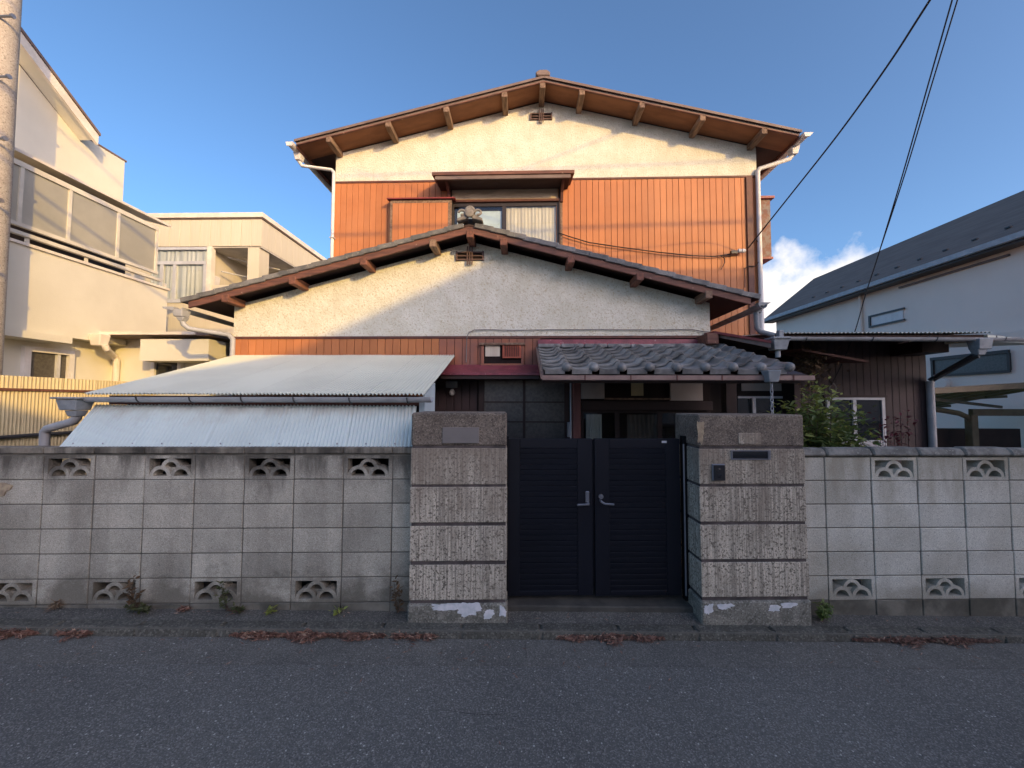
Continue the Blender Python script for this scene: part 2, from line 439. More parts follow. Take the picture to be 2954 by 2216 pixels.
m_beigewall = mat("beige_plaster_panel", (0.40, 0.36, 0.32), (0.36, 0.32, 0.28), scale=3, rough=0.9)
m_post = mat("red_brown_post_wood", (0.17, 0.062, 0.05), (0.12, 0.045, 0.037), scale=3, rough=0.6, stretch=(10, 10, 1), bump=0.3, bscale=12)
m_darkwood = mat("dark_stained_wood", (0.04, 0.022, 0.018), (0.03, 0.017, 0.014), scale=4, rough=0.6)
m_grain = mat("bare_grained_board", (0.46, 0.36, 0.25), (0.36, 0.27, 0.18), scale=2.2, rough=0.8, stretch=(1.2, 6, 9), detail=8, contrast=(0.42, 0.58))
m_louver = mat("orange_red_louvre_plastic", (0.42, 0.10, 0.05), rough=0.5)
m_vent = mat("mauve_brown_vent_grille", (0.15, 0.092, 0.08), rough=0.7)
m_void = mat("vent_hollow", (0.02, 0.012, 0.01), rough=1)
m_stick = mat("white_sticker", (0.75, 0.75, 0.75), rough=0.5)
m_rust = mat("rusty_metal_sheet", (0.24, 0.20, 0.165), (0.22, 0.12, 0.085), scale=11, rough=0.9, contrast=(0.42, 0.58), bump=0.3)
m_acc = mat("grey_house_render", (0.62, 0.58, 0.52), rough=0.9)
m_ivy = mat("dry_vine_leaf", (0.13, 0.075, 0.035), (0.08, 0.05, 0.025), scale=20, rough=0.9)


# ---------------------------------------------------------------- mesh building
class MB:
    def __init__(self):
        self.v = []
        self.f = []

    def add(self, vs, fs):
        o = len(self.v)
        self.v += [Vector(p) for p in vs]
        self.f += [tuple(i + o for i in f) for f in fs]
        return self

    def fall(self):                 # follow the fall of the street
        for v in self.v:
            v.z -= FALL * v.x
        return self

    def box(self, x0, x1, y0, y1, z0, z1):
        return self.hexa([(x0, y0, z0), (x1, y0, z0), (x1, y1, z0), (x0, y1, z0), (x0, y0, z1), (x1, y0, z1), (x1, y1, z1), (x0, y1, z1)])

    def hexa(self, p):
        return self.add(p, [(3, 2, 1, 0), (4, 5, 6, 7), (0, 1, 5, 4), (1, 2, 6, 5), (2, 3, 7, 6), (3, 0, 4, 7)])

    def prism(self, pts, axis, a, b):
        n = len(pts)

        def P(u, v, w):
            return {'y': (u, w, v), 'x': (w, u, v), 'z': (u, v, w)}[axis]
        vs = [P(u, v, a) for u, v in pts] + [P(u, v, b) for u, v in pts]
        fs = [tuple(range(n)), tuple(range(2 * n - 1, n - 1, -1))]
        fs += [(i, n + i, n + (i + 1) % n, (i + 1) % n) for i in range(n)]
        return self.add(vs, fs)

    def bar(self, p, q, w, h, up=(0, 0, 1)):
        p, q = Vector(p), Vector(q)
        d = (q - p).normalized()
        s = d.cross(Vector(up)).normalized()
        u = s.cross(d).normalized()
        s, u = s * (w / 2), u * (h / 2)
        return self.hexa([p - s - u, p + s - u, q + s - u, q - s - u, p - s + u, p + s + u, q + s + u, q - s + u])

    def tube(self, pts, r, n=10, r2=None, closed_ends=True):
        pts = [Vector(p) for p in pts]
        m = len(pts)
        vs, fs = [], []
        prev = None
        for i, p in enumerate(pts):
            if i == 0:
                d = pts[1] - pts[0]
            elif i == m - 1:
                d = pts[-1] - pts[-2]
            else:
                d = (pts[i + 1] - p).normalized() + (p - pts[i - 1]).normalized()
            d.normalize()
            if prev is None:
                a = Vector((0, 0, 1)) if abs(d.z) < 0.9 else Vector((1, 0, 0))
                s = d.cross(a).normalized()
            else:
                s = (prev - d * prev.dot(d)).normalized()
            prev = s
            u = d.cross(s)
            rr = r if r2 is None else r + (r2 - r) * i / (m - 1)
            for k in range(n):
                t = 2 * math.pi * k / n
                vs.append(p + (s * math.cos(t) + u * math.sin(t)) * rr)
        for i in range(m - 1):
            for k in range(n):
                fs.append((i * n + k, i * n + (k + 1) % n, (i + 1) * n + (k + 1) % n, (i + 1) * n + k))
        if closed_ends:
            fs.append(tuple(range(n - 1, -1, -1)))
            fs.append(tuple(range((m - 1) * n, m * n)))
        return self.add(vs, fs)

    def trough(self, p, q, r, n=8, t=0.006):
        # half-round gutter, open at the top, with a wall thickness
        p, q = Vector(p), Vector(q)
        d = (q - p).normalized()
        s = d.cross(Vector((0, 0, 1))).normalized()
        u = s.cross(d).normalized()
        prof = []
        for k in range(n + 1):
            a = math.pi + math.pi * k / n
            prof.append((math.cos(a) * r, math.sin(a) * r))
        for k in range(n, -1, -1):
            a = math.pi + math.pi * k / n
            prof.append((math.cos(a) * (r - t), math.sin(a) * (r - t)))
        m = len(prof)
        vs = [p + s * a + u * b for a, b in prof] + [q + s * a + u * b for a, b in prof]
        fs = [(i, (i + 1) % m, m + (i + 1) % m, m + i) for i in range(m)]
        for o in (0, m):
            for k in range(n):
                f = (o + k, o + k + 1, o + m - 2 - k, o + m - 1 - k)
                fs.append(f if o else f[::-1])
        return self.add(vs, fs)

    def frustum(self, c, w, d, h, w2, d2):
        x, y, z = c
        return self.hexa([(x - w2 / 2, y - d2 / 2, z - h / 2), (x + w2 / 2, y - d2 / 2, z - h / 2), (x + w2 / 2, y + d2 / 2, z - h / 2), (x - w2 / 2, y + d2 / 2, z - h / 2),
                          (x - w / 2, y - d / 2, z + h / 2), (x + w / 2, y - d / 2, z + h / 2), (x + w / 2, y + d / 2, z + h / 2), (x - w / 2, y + d / 2, z + h / 2)])

    def lathe(self, prof, c, n=16, axis='z'):
        vs, fs = [], []
        for r, z in prof:
            for k in range(n):
                t = 2 * math.pi * k / n
                a, b = r * math.cos(t), r * math.sin(t)
                p = {'z': (a, b, z), 'y': (a, z, b), 'x': (z, a, b)}[axis]
                vs.append(Vector(c) + Vector(p))
        m = len(prof)
        for i in range(m - 1):
            for k in range(n):
                fs.append((i * n + k, i * n + (k + 1) % n, (i + 1) * n + (k + 1) % n, (i + 1) * n + k))
        fs.append(tuple(range(n)))
        fs.append(tuple(range(m * n - 1, (m - 1) * n - 1, -1)))
        return self.add(vs, fs)

    def mesh(self, name, material, base=Vector((0, 0, 0)), bevel=0.0, smooth=False, solid=0.0):
        me = bpy.data.meshes.new(name)
        me.from_pydata([p - base for p in self.v], [], self.f)
        bm = bmesh.new()
        bm.from_mesh(me)
        if solid:
            bmesh.ops.solidify(bm, geom=bm.faces[:], thickness=solid)
        bmesh.ops.recalc_face_normals(bm, faces=bm.faces)
        if bevel:
            bmesh.ops.bevel(bm, geom=[e for e in bm.edges if len(e.link_faces) == 2 and e.calc_face_angle(0) > 0.5], offset=bevel, segments=1, affect='EDGES', profile=0.5)
        if smooth:
            for f in bm.faces:
                f.smooth = True
        bm.to_mesh(me)
        bm.free()
        if smooth:
            me.set_sharp_from_angle(angle=R(40))
        me.materials.append(material)
        return me


def put(o, label=None, cat=None, group=None, kind=None):
    if label:
        o['label'] = label
    if cat:
        o['category'] = cat
    if group:
        o['group'] = group
    if kind:
        o['kind'] = kind
    return o


INFO = {}


def thing(name, label, cat, base, fr=H, group=None):
    o = bpy.data.objects.new(name, None)
    o.empty_display_size = 0.2
    C.objects.link(o)
    base = Vector(base)
    o.location = fr.M @ base
    o.rotation_euler = (0, 0, fr.a)
    INFO[o.name] = base
    return put(o, label, cat, group)


def part(name, mb, m, parent, label=None, bevel=0.0, smooth=False, solid=0.0, kind=None):
    base = INFO[parent.name]
    o = bpy.data.objects.new(name, mb.mesh(name, m, base, bevel, smooth, solid))
    C.objects.link(o)
    o.parent = parent
    INFO[o.name] = base
    return put(o, label, kind=kind)


def piece(name, me, parent, loc, rot=(0, 0, 0), scale=(1, 1, 1)):
    # a copy sharing mesh data; the mesh is modelled around its own origin
    o = bpy.data.objects.new(name, me)
    C.objects.link(o)
    o.parent = parent
    o.location = Vector(loc) - INFO[parent.name]
    o.rotation_euler = rot
    o.scale = scale
    return o


def solo(name, mb, m, label, cat, base, fr=H, group=None, bevel=0.0, smooth=False, solid=0.0, kind=None):
    base = Vector(base)
    o = bpy.data.objects.new(name, mb.mesh(name, m, base, bevel, smooth, solid))
    C.objects.link(o)
    o.location = fr.M @ base
    o.rotation_euler = (0, 0, fr.a)
    INFO[o.name] = base
    return put(o, label, cat, group, kind)


def structure(name, mb, m, fr=W, **k):
    return solo(name, mb, m, None, None, (0, 0, 0), fr, kind='structure', **k)


def corrugated(TL, TR, BL, BR, pitch, amp, normal, rows=2, per=6, sag=0.0):
    # a corrugated sheet between four corners, waves running from top to bottom
    TL, TR, BL, BR = map(Vector, (TL, TR, BL, BR))
    nrm = Vector(normal).normalized()
    n = max(2, int(round((TR - TL).length / pitch))) * per
    vs, fs = [], []
    for j in range(rows):
        t = j / (rows - 1)
        for i in range(n + 1):
            s = i / n
            p = (TL * (1 - s) + TR * s) * (1 - t) + (BL * (1 - s) + BR * s) * t
            w = math.sin(2 * math.pi * i / per) * amp - sag * 4 * t * (1 - t)
            vs.append(p + nrm * w)
    for j in range(rows - 1):
        for i in range(n):
            a = j * (n + 1) + i
            fs.append((a, a + 1, a + n + 2, a + n + 1))
    return MB().add(vs, fs)


def lerp(a, b, t):
    return Vector(a) * (1 - t) + Vector(b) * t


# ---------------------------------------------------------------- ground, road, kerb
structure('ground', MB().add([(-400, -400, -0.10), (400, -400, -0.10), (400, 400, -0.10), (-400, 400, -0.10)], [(0, 1, 2, 3)]).fall(), m_soil)
YW, YK, YG = 3.24, 2.97, 2.68
structure('road', MB().box(-40, 40, -3.2, YG, -0.05, 0.0).fall(), m_asph)
cr, fc = [], []
cpts = [(1180, 2046), (1240, 2050), (1300, 2049), (1345, 2058), (1400, 2062), (1450, 2060), (1500, 2070), (1545, 2076), (1590, 2074)]
for i, (x, y) in enumerate(cpts):
    q = atG(x, y, 0.003)
    wd = 0.0013 * (1 - abs(i - 4) / 4.6)
    cr += [q + Vector((0, -wd, 0)), q + Vector((0, wd, 0))]
fc = [(2 * i, 2 * i + 2, 2 * i + 3, 2 * i + 1) for i in range(len(cpts) - 1)]
gut = structure('gutter_strip', MB().box(-40, 40, YG, YK, -0.054, -0.004).fall(), m_mortar)
for i in range(-14, 15):
    x0 = i * 0.6 + 0.17
    part('gutter_slab', MB().hexa([(x0, YG + 0.003, -0.003), (x0 + 0.597, YG + 0.003, -0.003), (x0 + 0.597, YK, -0.003), (x0, YK, -0.003),
                                   (x0, YG + 0.003, 0.001), (x0 + 0.597, YG + 0.003, 0.001), (x0 + 0.597, YK, -0.0005), (x0, YK, -0.0005)]).fall(), m_gutter, gut)
kerb = structure('kerb', MB().box(-40, 40, YK + 0.02, YK + 0.05, -0.05, 0.05).fall(), m_mortar)
for i in range(-14, 15):
    x0 = i * 0.6 + 0.29
    h = 0.054 + rnd.uniform(-0.0015, 0.0015)
    k = MB().hexa([(x0, YK, -0.05), (x0 + 0.5975, YK, -0.05), (x0 + 0.5975, YK + 0.13, -0.05), (x0, YK + 0.13, -0.05),
                   (x0, YK + 0.018, h), (x0 + 0.5975, YK + 0.018, h), (x0 + 0.5975, YK + 0.13, h + 0.004), (x0, YK + 0.13, h + 0.004)])
    part('kerb_stone', k.fall(), m_kerb, kerb, bevel=0.016)
structure('road_crack', MB().add(cr, fc), m_void)
# pavement strip: uneven, climbs from the kerb to the wall
vs, fs = [], []
nx, ny = 200, 7
for j in range(ny + 1):
    for i in range(nx + 1):
        x = -6.5 + 13 * i / nx
        t = j / ny
        y = YK + 0.10 + (3.50 - YK - 0.10) * t
        z = 0.0535 + 0.010 * t + rnd.uniform(-0.003, 0.003) * (1 if 0 < j else 0)
        if -0.78 < x < 1.80:
            z = 0.0535 + 0.045 * min(1, t * 1.3) + rnd.uniform(-0.002, 0.002)
        vs.append((x, y, z))
for j in range(ny):
    for i in range(nx):
        a = j * (nx + 1) + i
        fs.append((a, a + 1, a + nx + 2, a + nx + 1))
structure('pavement', MB().add(vs, fs).fall(), m_verg, smooth=True)
structure('entrance_step', MB().box(0.0, 1.75, 3.22, 4.9, -0.05, 0.118).fall(), m_apron, bevel=0.01)
structure('bounce_slab', MB().box(7.65, 11.5, 3.45, 30, -0.05, -0.01).fall(), m_bounce)  # unseen pale slab, added to throw light up onto the white house wall
structure('yard', MB().box(-6.2, 7.6, 3.42, 20, -0.055, 0.085).fall(), m_soil)

# ---------------------------------------------------------------- block walls
def block_mesh(w, h, d, m, name):
    return MB().box(-w / 2, w / 2, 0, d, -h / 2, h / 2).mesh(name, m, bevel=0.004)


def arch(mb, cx, cz, r0, r1, y0, y1, a0=0.0, a1=180.0, n=12):
    vs, fs = [], []
    for k in range(n + 1):
        a = R(a0 + (a1 - a0) * k / n)
        for r, y in ((r0, y0), (r1, y0), (r1, y1), (r0, y1)):
            vs.append((cx + r * math.cos(a), y, cz + r * math.sin(a)))
    for k in range(n):
        o = k * 4
        for j in range(4):
            fs.append((o + j, o + (j + 1) % 4, o + 4 + (j + 1) % 4, o + 4 + j))
    fs += [(0, 1, 2, 3), (n * 4 + 3, n * 4 + 2, n * 4 + 1, n * 4)]
    mb.add(vs, fs)


def screen_mesh(m, name):
    # openwork block: a frame with three stacked arches (wave pattern)
    mb = MB()
    w, h, d, b = 0.396, 0.192, 0.10, 0.030
    mb.box(-w / 2, w / 2, 0.001, d, -h / 2, -h / 2 + 0.024)
    mb.box(-w / 2, w / 2, 0.001, d, h / 2 - 0.024, h / 2)
    mb.box(-w / 2, -w / 2 + b, 0, d, -h / 2 + 0.024, h / 2 - 0.024)
    mb.box(w / 2 - b, w / 2, 0, d, -h / 2 + 0.024, h / 2 - 0.024)
    z0 = -h / 2 + 0.024
    for cx in (-0.084, 0.084):
        arch(mb, cx, z0, 0.056, 0.084, 0.004, d - 0.004)
    arch(mb, 0, z0 + 0.066, 0.050, 0.077, 0.002, d - 0.006)
    mb.prism([(-0.052, z0 + 0.066), (0.052, z0 + 0.066), (0.030, z0 + 0.052), (0.0, z0 + 0.012), (-0.030, z0 + 0.052)], 'y', 0.03, d - 0.02)
    for s in (-1, 1):
        mb.prism([(s * 0.164, z0), (s * 0.168, z0), (s * 0.168, z0 + 0.02)], 'y', 0.01, d - 0.01)
    return mb.mesh(name, m, bevel=0.0)


def joint_xs(px, y, Y=YW):
    return [at(p, y, Y, W).x for p in px]


Z0L, Z0R = 0.146, 0.128
ROW = 0.198
wl = thing('block_wall', 'grey concrete block wall under the corrugated lean-to, mould-stained along its top, with fan-patterned openwork blocks', 'wall', (-3.0, YW, 0.06), W, 'concrete block walls beside the gate')
wr = thing('block_wall', 'paler concrete block wall below the leafy shrub and brown annex, with rounded mossy coping', 'wall', (3.2, YW, 0.06), W, 'concrete block walls beside the gate')
P = 0.4025
me_l = block_mesh(P - 0.009, ROW - 0.008, 0.10, m_block, 'block')
me_r = block_mesh(P - 0.009, ROW - 0.008, 0.10, m_blockr, 'block')
sc_l = screen_mesh(m_block, 'screen_block')
sc_r = screen_mesh(m_blockr, 'screen_block')
XL0 = at(1133, 1325, YW, W).x          # last full joint left of the gate
XR0 = at(2380, 1385, YW, W).x          # first full joint right of the gate


def wall_run(root, x_start, sgn, me, sc, m, parity, partial, Z0, nrows=6):
    mor = MB()
    cols = 13
    for r in range(nrows):
        zc = Z0 + ROW * (r + 0.5)
        # partial block by the pillar
        xa, xb = sorted((x_start, partial))
        part('block', MB().box(xa + 0.004, xb - 0.004, YW + rnd.uniform(-.001, .001), YW + 0.1, zc - ROW / 2 + 0.004, zc + ROW / 2 - 0.004), m, root, bevel=0.004)
        for c in range(cols):
            xc = x_start + sgn * P * (c + 0.5)
            scr = (r == nrows - 1 and c % 2 == parity) or (r == 0 and c % 2 != parity)
            piece('screen_block' if scr else 'block', sc if scr else me, root, (xc, YW + rnd.uniform(-0.003, 0.003), zc), (rnd.uniform(-.006, .006), rnd.uniform(-.003, .003), rnd.uniform(-.006, .006)))
    # mortar: bed and head joints, set back from the faces (the openwork blocks stay open)
    x_end = x_start + sgn * P * cols
    xa, xb = sorted((partial, x_end))
    for r in range(nrows + 1):
        z = Z0 + ROW * r
        mor.box(xa, xb, YW + 0.007, YW + 0.093, z - 0.0045, z + 0.0045)
    for c in range(cols + 1):
        x = x_start + sgn * P * c
        for r in range(nrows):
            z = Z0 + ROW * r
            mor.box(x - 0.005, x + 0.005, YW + 0.0065, YW + 0.0935, z + 0.005, z + ROW - 0.005)
    part('mortar', mor, m_mortar, root, kind='stuff')


wall_run(wl, XL0, -1, me_l, sc_l, m_block, 0, -0.72, Z0L)
wall_run(wr, XR0, 1, me_r, sc_r, m_blockr, 1, 2.2, Z0R)
for c in range(13):
    x = XL0 - P * (c + 0.5)
    part('footing_block', MB().box(x - P / 2 + .003, x + P / 2 - .003, YW - 0.004, YW + 0.1, -0.05, Z0L - 0.005), m_foot, wl, bevel=0.004)
    x = XR0 + P * (c + 0.5)
    part('footing_block', MB().box(x - P / 2 + .004, x + P / 2 - .004, YW + 0.001, YW + 0.1, -0.13, Z0R - 0.005), m_foot, wr, bevel=0.004)
part('footing_block', MB().box(XL0, -0.72, YW - 0.004, YW + 0.1, -0.05, Z0L - 0.005), m_foot, wl, bevel=0.004)
part('footing_block', MB().box(2.2, XR0, YW + 0.001, YW + 0.1, -0.13, Z0R - 0.005), m_foot, wr, bevel=0.004)
ZTL, ZTR = Z0L + 6 * ROW, Z0R + 6 * ROW
part('coping_bed', MB().box(-6.2, -0.72, YW + 0.010, YW + 0.095, ZTL + 0.0045, ZTL + 0.014), m_foot, wl)
part('coping_bed', MB().box(2.2, 7.9, YW + 0.010, YW + 0.095, ZTR + 0.0045, ZTR + 0.014), m_foot, wr)
for c in range(-1, 13):
    x = XL0 - P * (c + 0.5)
    xa, xb = x - P / 2 + .003, min(x + P / 2 - .003, -0.72)
    part('coping', MB().box(xa, xb, YW - 0.012, YW + 0.115, ZTL + 0.014, ZTL + 0.064), m_coping, wl, bevel=0.005)
    x = XR0 + P * (c + 0.5) + 0.01
    xa, xb = max(x - P / 2 + .003, 2.2), x + P / 2 - .003
    h = 0.078 + rnd.uniform(-0.005, 0.005)
    part('coping', MB().hexa([(xa, YW - 0.03, ZTR + 0.012), (xb, YW - 0.03, ZTR + 0.012), (xb, YW + 0.12, ZTR + 0.012), (xa, YW + 0.12, ZTR + 0.012),
                              (xa, YW + 0.0, ZTR + h), (xb, YW + 0.0, ZTR + h - 0.004), (xb, YW + 0.09, ZTR + h), (xa, YW + 0.09, ZTR + h)]), m_copingr, wr, bevel=0.014)
# broken render patch at the far left of the left wall
pt = [at(p, q, YW - 0.004, W) for p, q in ((-60, 1393), (12, 1393), (36, 1401), (30, 1412), (17, 1418), (12, 1430), (0, 1433), (-60, 1430))]
part('mortar_patch', MB().prism([(p.x, p.z) for p in pt], 'y', YW - 0.008, YW + 0.002), m_ocre, wl)

# ---------------------------------------------------------------- gate pillars
YP = 3.09


def pillar(xs_top, xs_bot, ys, side_depth, label):
    xl_t, xr_t = at(xs_top[0], ys[0], YP, W).x, at(xs_top[1], ys[0], YP, W).x
    xl_b, xr_b = at(xs_bot[0], ys[-1], YP, W).x, at(xs_bot[1], ys[-1], YP, W).x
    xl, xr = (xl_t + xl_b) / 2, (xr_t + xr_b) / 2
    root = thing('gate_pillar', label, 'gate pillar', ((xl + xr) / 2, YP + side_depth / 2, 0.08), W, 'stone pillars of the gate')
    z = [at(1500, y, YP, W).z for y in ys]
    part('core', MB().box(xl + 0.010, xr - 0.010, YP + 0.010, YP + side_depth - 0.015, 0.06, z[0] - 0.03), m_joint, root)
    n = (len(ys) - 2) // 2
    for k in range(n):
        zt, zb = z[2 * k], z[2 * k + 1]
        part('stone', MB().box(xl + rnd.uniform(-.003, .003), xr + rnd.uniform(-.003, .003), YP + rnd.uniform(-.002, .002), YP + side_depth, zb + 0.0005, zt - 0.0005),
             m_stonetop if k == 0 else m_stone, root, bevel=0.004 if k else 0.014)
    part('base_stone', MB().box(xl - 0.008, xr + 0.008, YP - 0.012, YP + side_depth, -0.06, z[-2] - 0.004), m_stonebase, root, bevel=0.012)
    return root, xl, xr, z


ysL = [1191, 1288, 1293, 1398, 1405, 1507, 1517, 1618, 1629, 1730, 1738, 1795]
ysR = [1195, 1290, 1295, 1398, 1406, 1508, 1517, 1618, 1627, 1728, 1737, 1798]
plL, pLx0, pLx1, _ = pillar((1188, 1463), (1177, 1461), ysL, 0.43, 'combed grey stone gate pillar with a bare nameplate, beside the corrugated lean-to')
plR, pRx0, pRx1, _ = pillar((2013, 2316), (2027, 2341), ysR, 0.43, 'combed grey stone gate pillar with doorbell and letter slot, beside the leafy shrub')


def flakes(root, spots, y, m):
    # flakes of paint: thin irregular patches standing just proud of the stone
    for (x0, y0, x1, y1) in spots:
        a, b = at(x0, y0, y, W), at(x1, y1, y, W)
        n = 44
        pts = []
        wob = 0.9
        for k in range(n):
            t = 2 * math.pi * k / n
            cx, cz = (a.x + b.x) / 2, (a.z + b.z) / 2
            c_, s_ = math.cos(t), math.sin(t)
            wob = min(1.12, max(0.5, wob + rnd.uniform(-0.16, 0.16)))
            f = wob / max(abs(c_), abs(s_)) ** 0.75
            pts.append((cx + c_ * f * abs(b.x - a.x) / 2, cz + s_ * f * abs(a.z - b.z) / 2))
        part('paint_flake', MB().prism(pts, 'y', y - 0.0025, y + 0.004), m, root)


flakes(plL, [(1228, 1740, 1330, 1764), (1315, 1741, 1392, 1784), (1440, 1742, 1460, 1782), (1395, 1760, 1425, 1786)], YP - 0.012, m_flake)
flakes(plR, [(2024, 1738, 2060, 1778), (2055, 1738, 2122, 1760), (2210, 1738, 2252, 1768), (2250, 1740, 2300, 1755)], YP - 0.012, m_flake)
flakes(plR, [(2010, 1216, 2034, 1290)], YP + 0.001, m_ocre)
a, b = at(1277, 1233, YP, W), at(1382, 1279, YP, W)
part('nameplate', MB().box(a.x, b.x, YP - 0.012, YP + 0.004, b.z, a.z), m_plate, plL, bevel=0.003)
# letter slot and old plaque on the right pillar
a, b = at(2108, 1299, YP, W), at(2222, 1326, YP, W)
sl = part('letter_slot', MB().box(a.x, b.x, YP - 0.008, YP - 0.003, b.z, b.z + 0.008).box(a.x, b.x, YP - 0.008, YP + 0.003, a.z - 0.008, a.z)
          .box(a.x, a.x + 0.010, YP - 0.008, YP + 0.003, b.z + 0.008, a.z - 0.008).box(b.x - 0.022, b.x, YP - 0.008, YP + 0.003, b.z + 0.008, a.z - 0.008), m_steel, plR)
part('flap', MB().box(a.x + 0.010, b.x - 0.022, YP - 0.003, YP + 0.003, b.z + 0.008, a.z - 0.008), m_glassd, sl)
a, b = at(2130, 1249, YP, W), at(2196, 1281, YP, W)
part('worn_plaque', MB().box(a.x, b.x, YP - 0.004, YP + 0.004, b.z, a.z), m_stone, plR, bevel=0.003)
# doorbell
a, b = at(2052, 1338, YP, W), at(2090, 1386, YP, W)
db = thing('doorbell', 'black square doorbell intercom with silver rim on the gate pillar', 'doorbell', ((a.x + b.x) / 2, YP, b.z), W)
part('rim', MB().box(a.x, b.x, YP - 0.014, YP - 0.0025, b.z, a.z), m_steel, db, bevel=0.004)
part('faceplate', MB().box(a.x + 0.010, b.x - 0.003, YP - 0.022, YP - 0.014, b.z + 0.003, a.z - 0.008), m_black, db, bevel=0.004)
c = (a + b) / 2
part('lens', MB().lathe([(0.012, -0.026), (0.009, -0.027), (0.0, -0.0275)], (c.x + .003, YP + 0.004, c.z + 0.02), 12, 'y'), m_glassd, db)
part('button', MB().box(c.x - 0.012, c.x + 0.018, YP - 0.025, YP - 0.022, c.z - 0.04, c.z - 0.015), m_glassd, db, bevel=0.002)

# ---------------------------------------------------------------- gate
YGA = 3.31
gate = thing('metal_gate', 'navy black double-leaf metal gate with horizontal ribs, standing closed between the stone pillars', 'gate', (0.72, YGA, 0.13), W)


def gp(x, y, Y=YGA):
    return at(x, y, Y, W)


def leaf(x0, x1, sx0, sx1, ytop, ybot):
    A, B = gp(x0, ytop), gp(x1, ybot)
    SA, SB = gp(sx0, 1293), gp(sx1, 1704)
    z0, z1 = B.z, A.z
    g = part('gate_leaf', MB().box(A.x, B.x, YGA + 0.020, YGA + 0.028, z0 + 0.01, z1 - 0.01), m_gate, gate)
    part('stile', MB().box(A.x, SA.x, YGA, YGA + 0.045, z0, z1), m_gate, g, bevel=0.003)
    part('stile', MB().box(SB.x, B.x, YGA, YGA + 0.045, z0, z1), m_gate, g, bevel=0.003)
    part('rail', MB().box(SA.x, SB.x, YGA + 0.002, YGA + 0.043, SA.z, z1 - 0.0), m_gate, g, bevel=0.003)
    part('rail', MB().box(SA.x, SB.x, YGA + 0.002, YGA + 0.043, z0, SB.z), m_gate, g, bevel=0.003)
    n = 26
    h = (SA.z - SB.z) / n
    me = MB().hexa([(SA.x, 0.008, 0.0), (SB.x, 0.008, 0.0), (SB.x, 0.02, 0.0), (SA.x, 0.02, 0.0),
                    (SA.x, 0.004, h - 0.005), (SB.x, 0.004, h - 0.005), (SB.x, 0.02, h - 0.004), (SA.x, 0.02, h - 0.004)]).mesh('slat', m_gate, bevel=0.0015)
    for k in range(n):
        piece('slat', me, g, (0, YGA, SB.z + k * h + 0.002))
    return g


g1 = leaf(1466, 1711, 1500, 1667, 1266, 1718)
g2 = leaf(1715, 1968, 1757, 1926, 1266, 1718)
for x0, x1, lab in ((1968, 1990, None), (1455, 1466, None)):
    a, b = gp(x0, 1258), gp(x1, 1735)
    part('gate_post', MB().box(a.x, b.x, YGA - 0.01, YGA + 0.05, 0.10, a.z), m_gated, gate, bevel=0.003)
a = gp(1972, 1300, YGA - 0.02)
part('hinge_rod', MB().tube([(a.x, YGA - 0.02, 1.42), (a.x, YGA - 0.02, 0.15)], 0.008, 8), m_steel, gate)
part('meeting_strip', MB().box(gp(1705, 1300).x, gp(1721, 1300).x, YGA + 0.029, YGA + 0.04, 0.19, 1.455), m_gate, gate)
# handles
hl = gp(1693, 1432)
h1 = part('handle_plate', MB().box(hl.x - 0.014, hl.x + 0.02, YGA - 0.012, YGA, hl.z - 0.055, hl.z + 0.045), m_steel, g1, bevel=0.006)
part('lever', MB().bar((hl.x + 0.01, YGA - 0.05, hl.z - 0.055), (hl.x - 0.095, YGA - 0.055, hl.z - 0.058), 0.014, 0.016).bar((hl.x + 0.004, YGA - 0.055, hl.z - 0.05), (hl.x + 0.004, YGA, hl.z - 0.05), 0.016, 0.016), m_steel, g1, bevel=0.003)
hr = gp(1733, 1432)
part('lock_cylinder', MB().lathe([(0.020, -0.016), (0.020, 0.0), (0.008, -0.020)][::-1], (hr.x, YGA, hr.z), 14, 'y'), m_steel, g2)
part('lever', MB().bar((hr.x - 0.012, YGA - 0.05, hr.z - 0.030), (hr.x + 0.02, YGA - 0.055, hr.z - 0.05), 0.014, 0.016).bar((hr.x + 0.02, YGA - 0.055, hr.z - 0.05), (hr.x + 0.10, YGA - 0.055, hr.z - 0.055), 0.014, 0.016)
     .bar((hr.x - 0.006, YGA - 0.055, hr.z - 0.032), (hr.x - 0.006, YGA, hr.z - 0.032), 0.016, 0.016), m_steel, g2, bevel=0.003)
a, b = gp(1909, 1272), gp(1923, 1278)
part('sticker', MB().box(a.x, b.x, YGA - 0.001, YGA + 0.0035, b.z, a.z), m_stick, g2)

# ---------------------------------------------------------------- the house
Y1, Y2 = 5.3, 6.5
house = thing('house', 'old two-storey house with cream stucco gables and orange board siding, behind the gate', 'house', (0.2, Y1, 0.085))


def gable(xl, yl, xa, ya, xr, yr, Y):
    return at(xl, yl, Y), at(xa, ya, Y), at(xr, yr, Y)


def roof_z(x, L, A, Rr):
    if x < A.x:
        return L.z + (A.z - L.z) * (x - L.x) / (A.x - L.x)
    return Rr.z + (A.z - Rr.z) * (Rr.x - x) / (Rr.x - A.x)


def gable_slab(L, A, Rr, top, bot, y0, y1, xin=0.0):
    # chevron slab lying between two vertical offsets below the roof line
    l = Vector((L.x + xin, 0, roof_z(L.x + xin, L, A, Rr)))
    r = Vector((Rr.x - xin, 0, roof_z(Rr.x - xin, L, A, Rr)))
    pts = [(l.x, l.z - top), (A.x, A.z - top), (r.x, r.z - top), (r.x, r.z - bot), (A.x, A.z - bot), (l.x, l.z - bot)]
    m = MB()
    # two halves meeting at the ridge keeps the faces convex
    for q in ([pts[0], pts[1], pts[4], pts[5]], [pts[1], pts[2], pts[3], pts[4]]):
        m.prism(q, 'y', y0, y1)
    return m


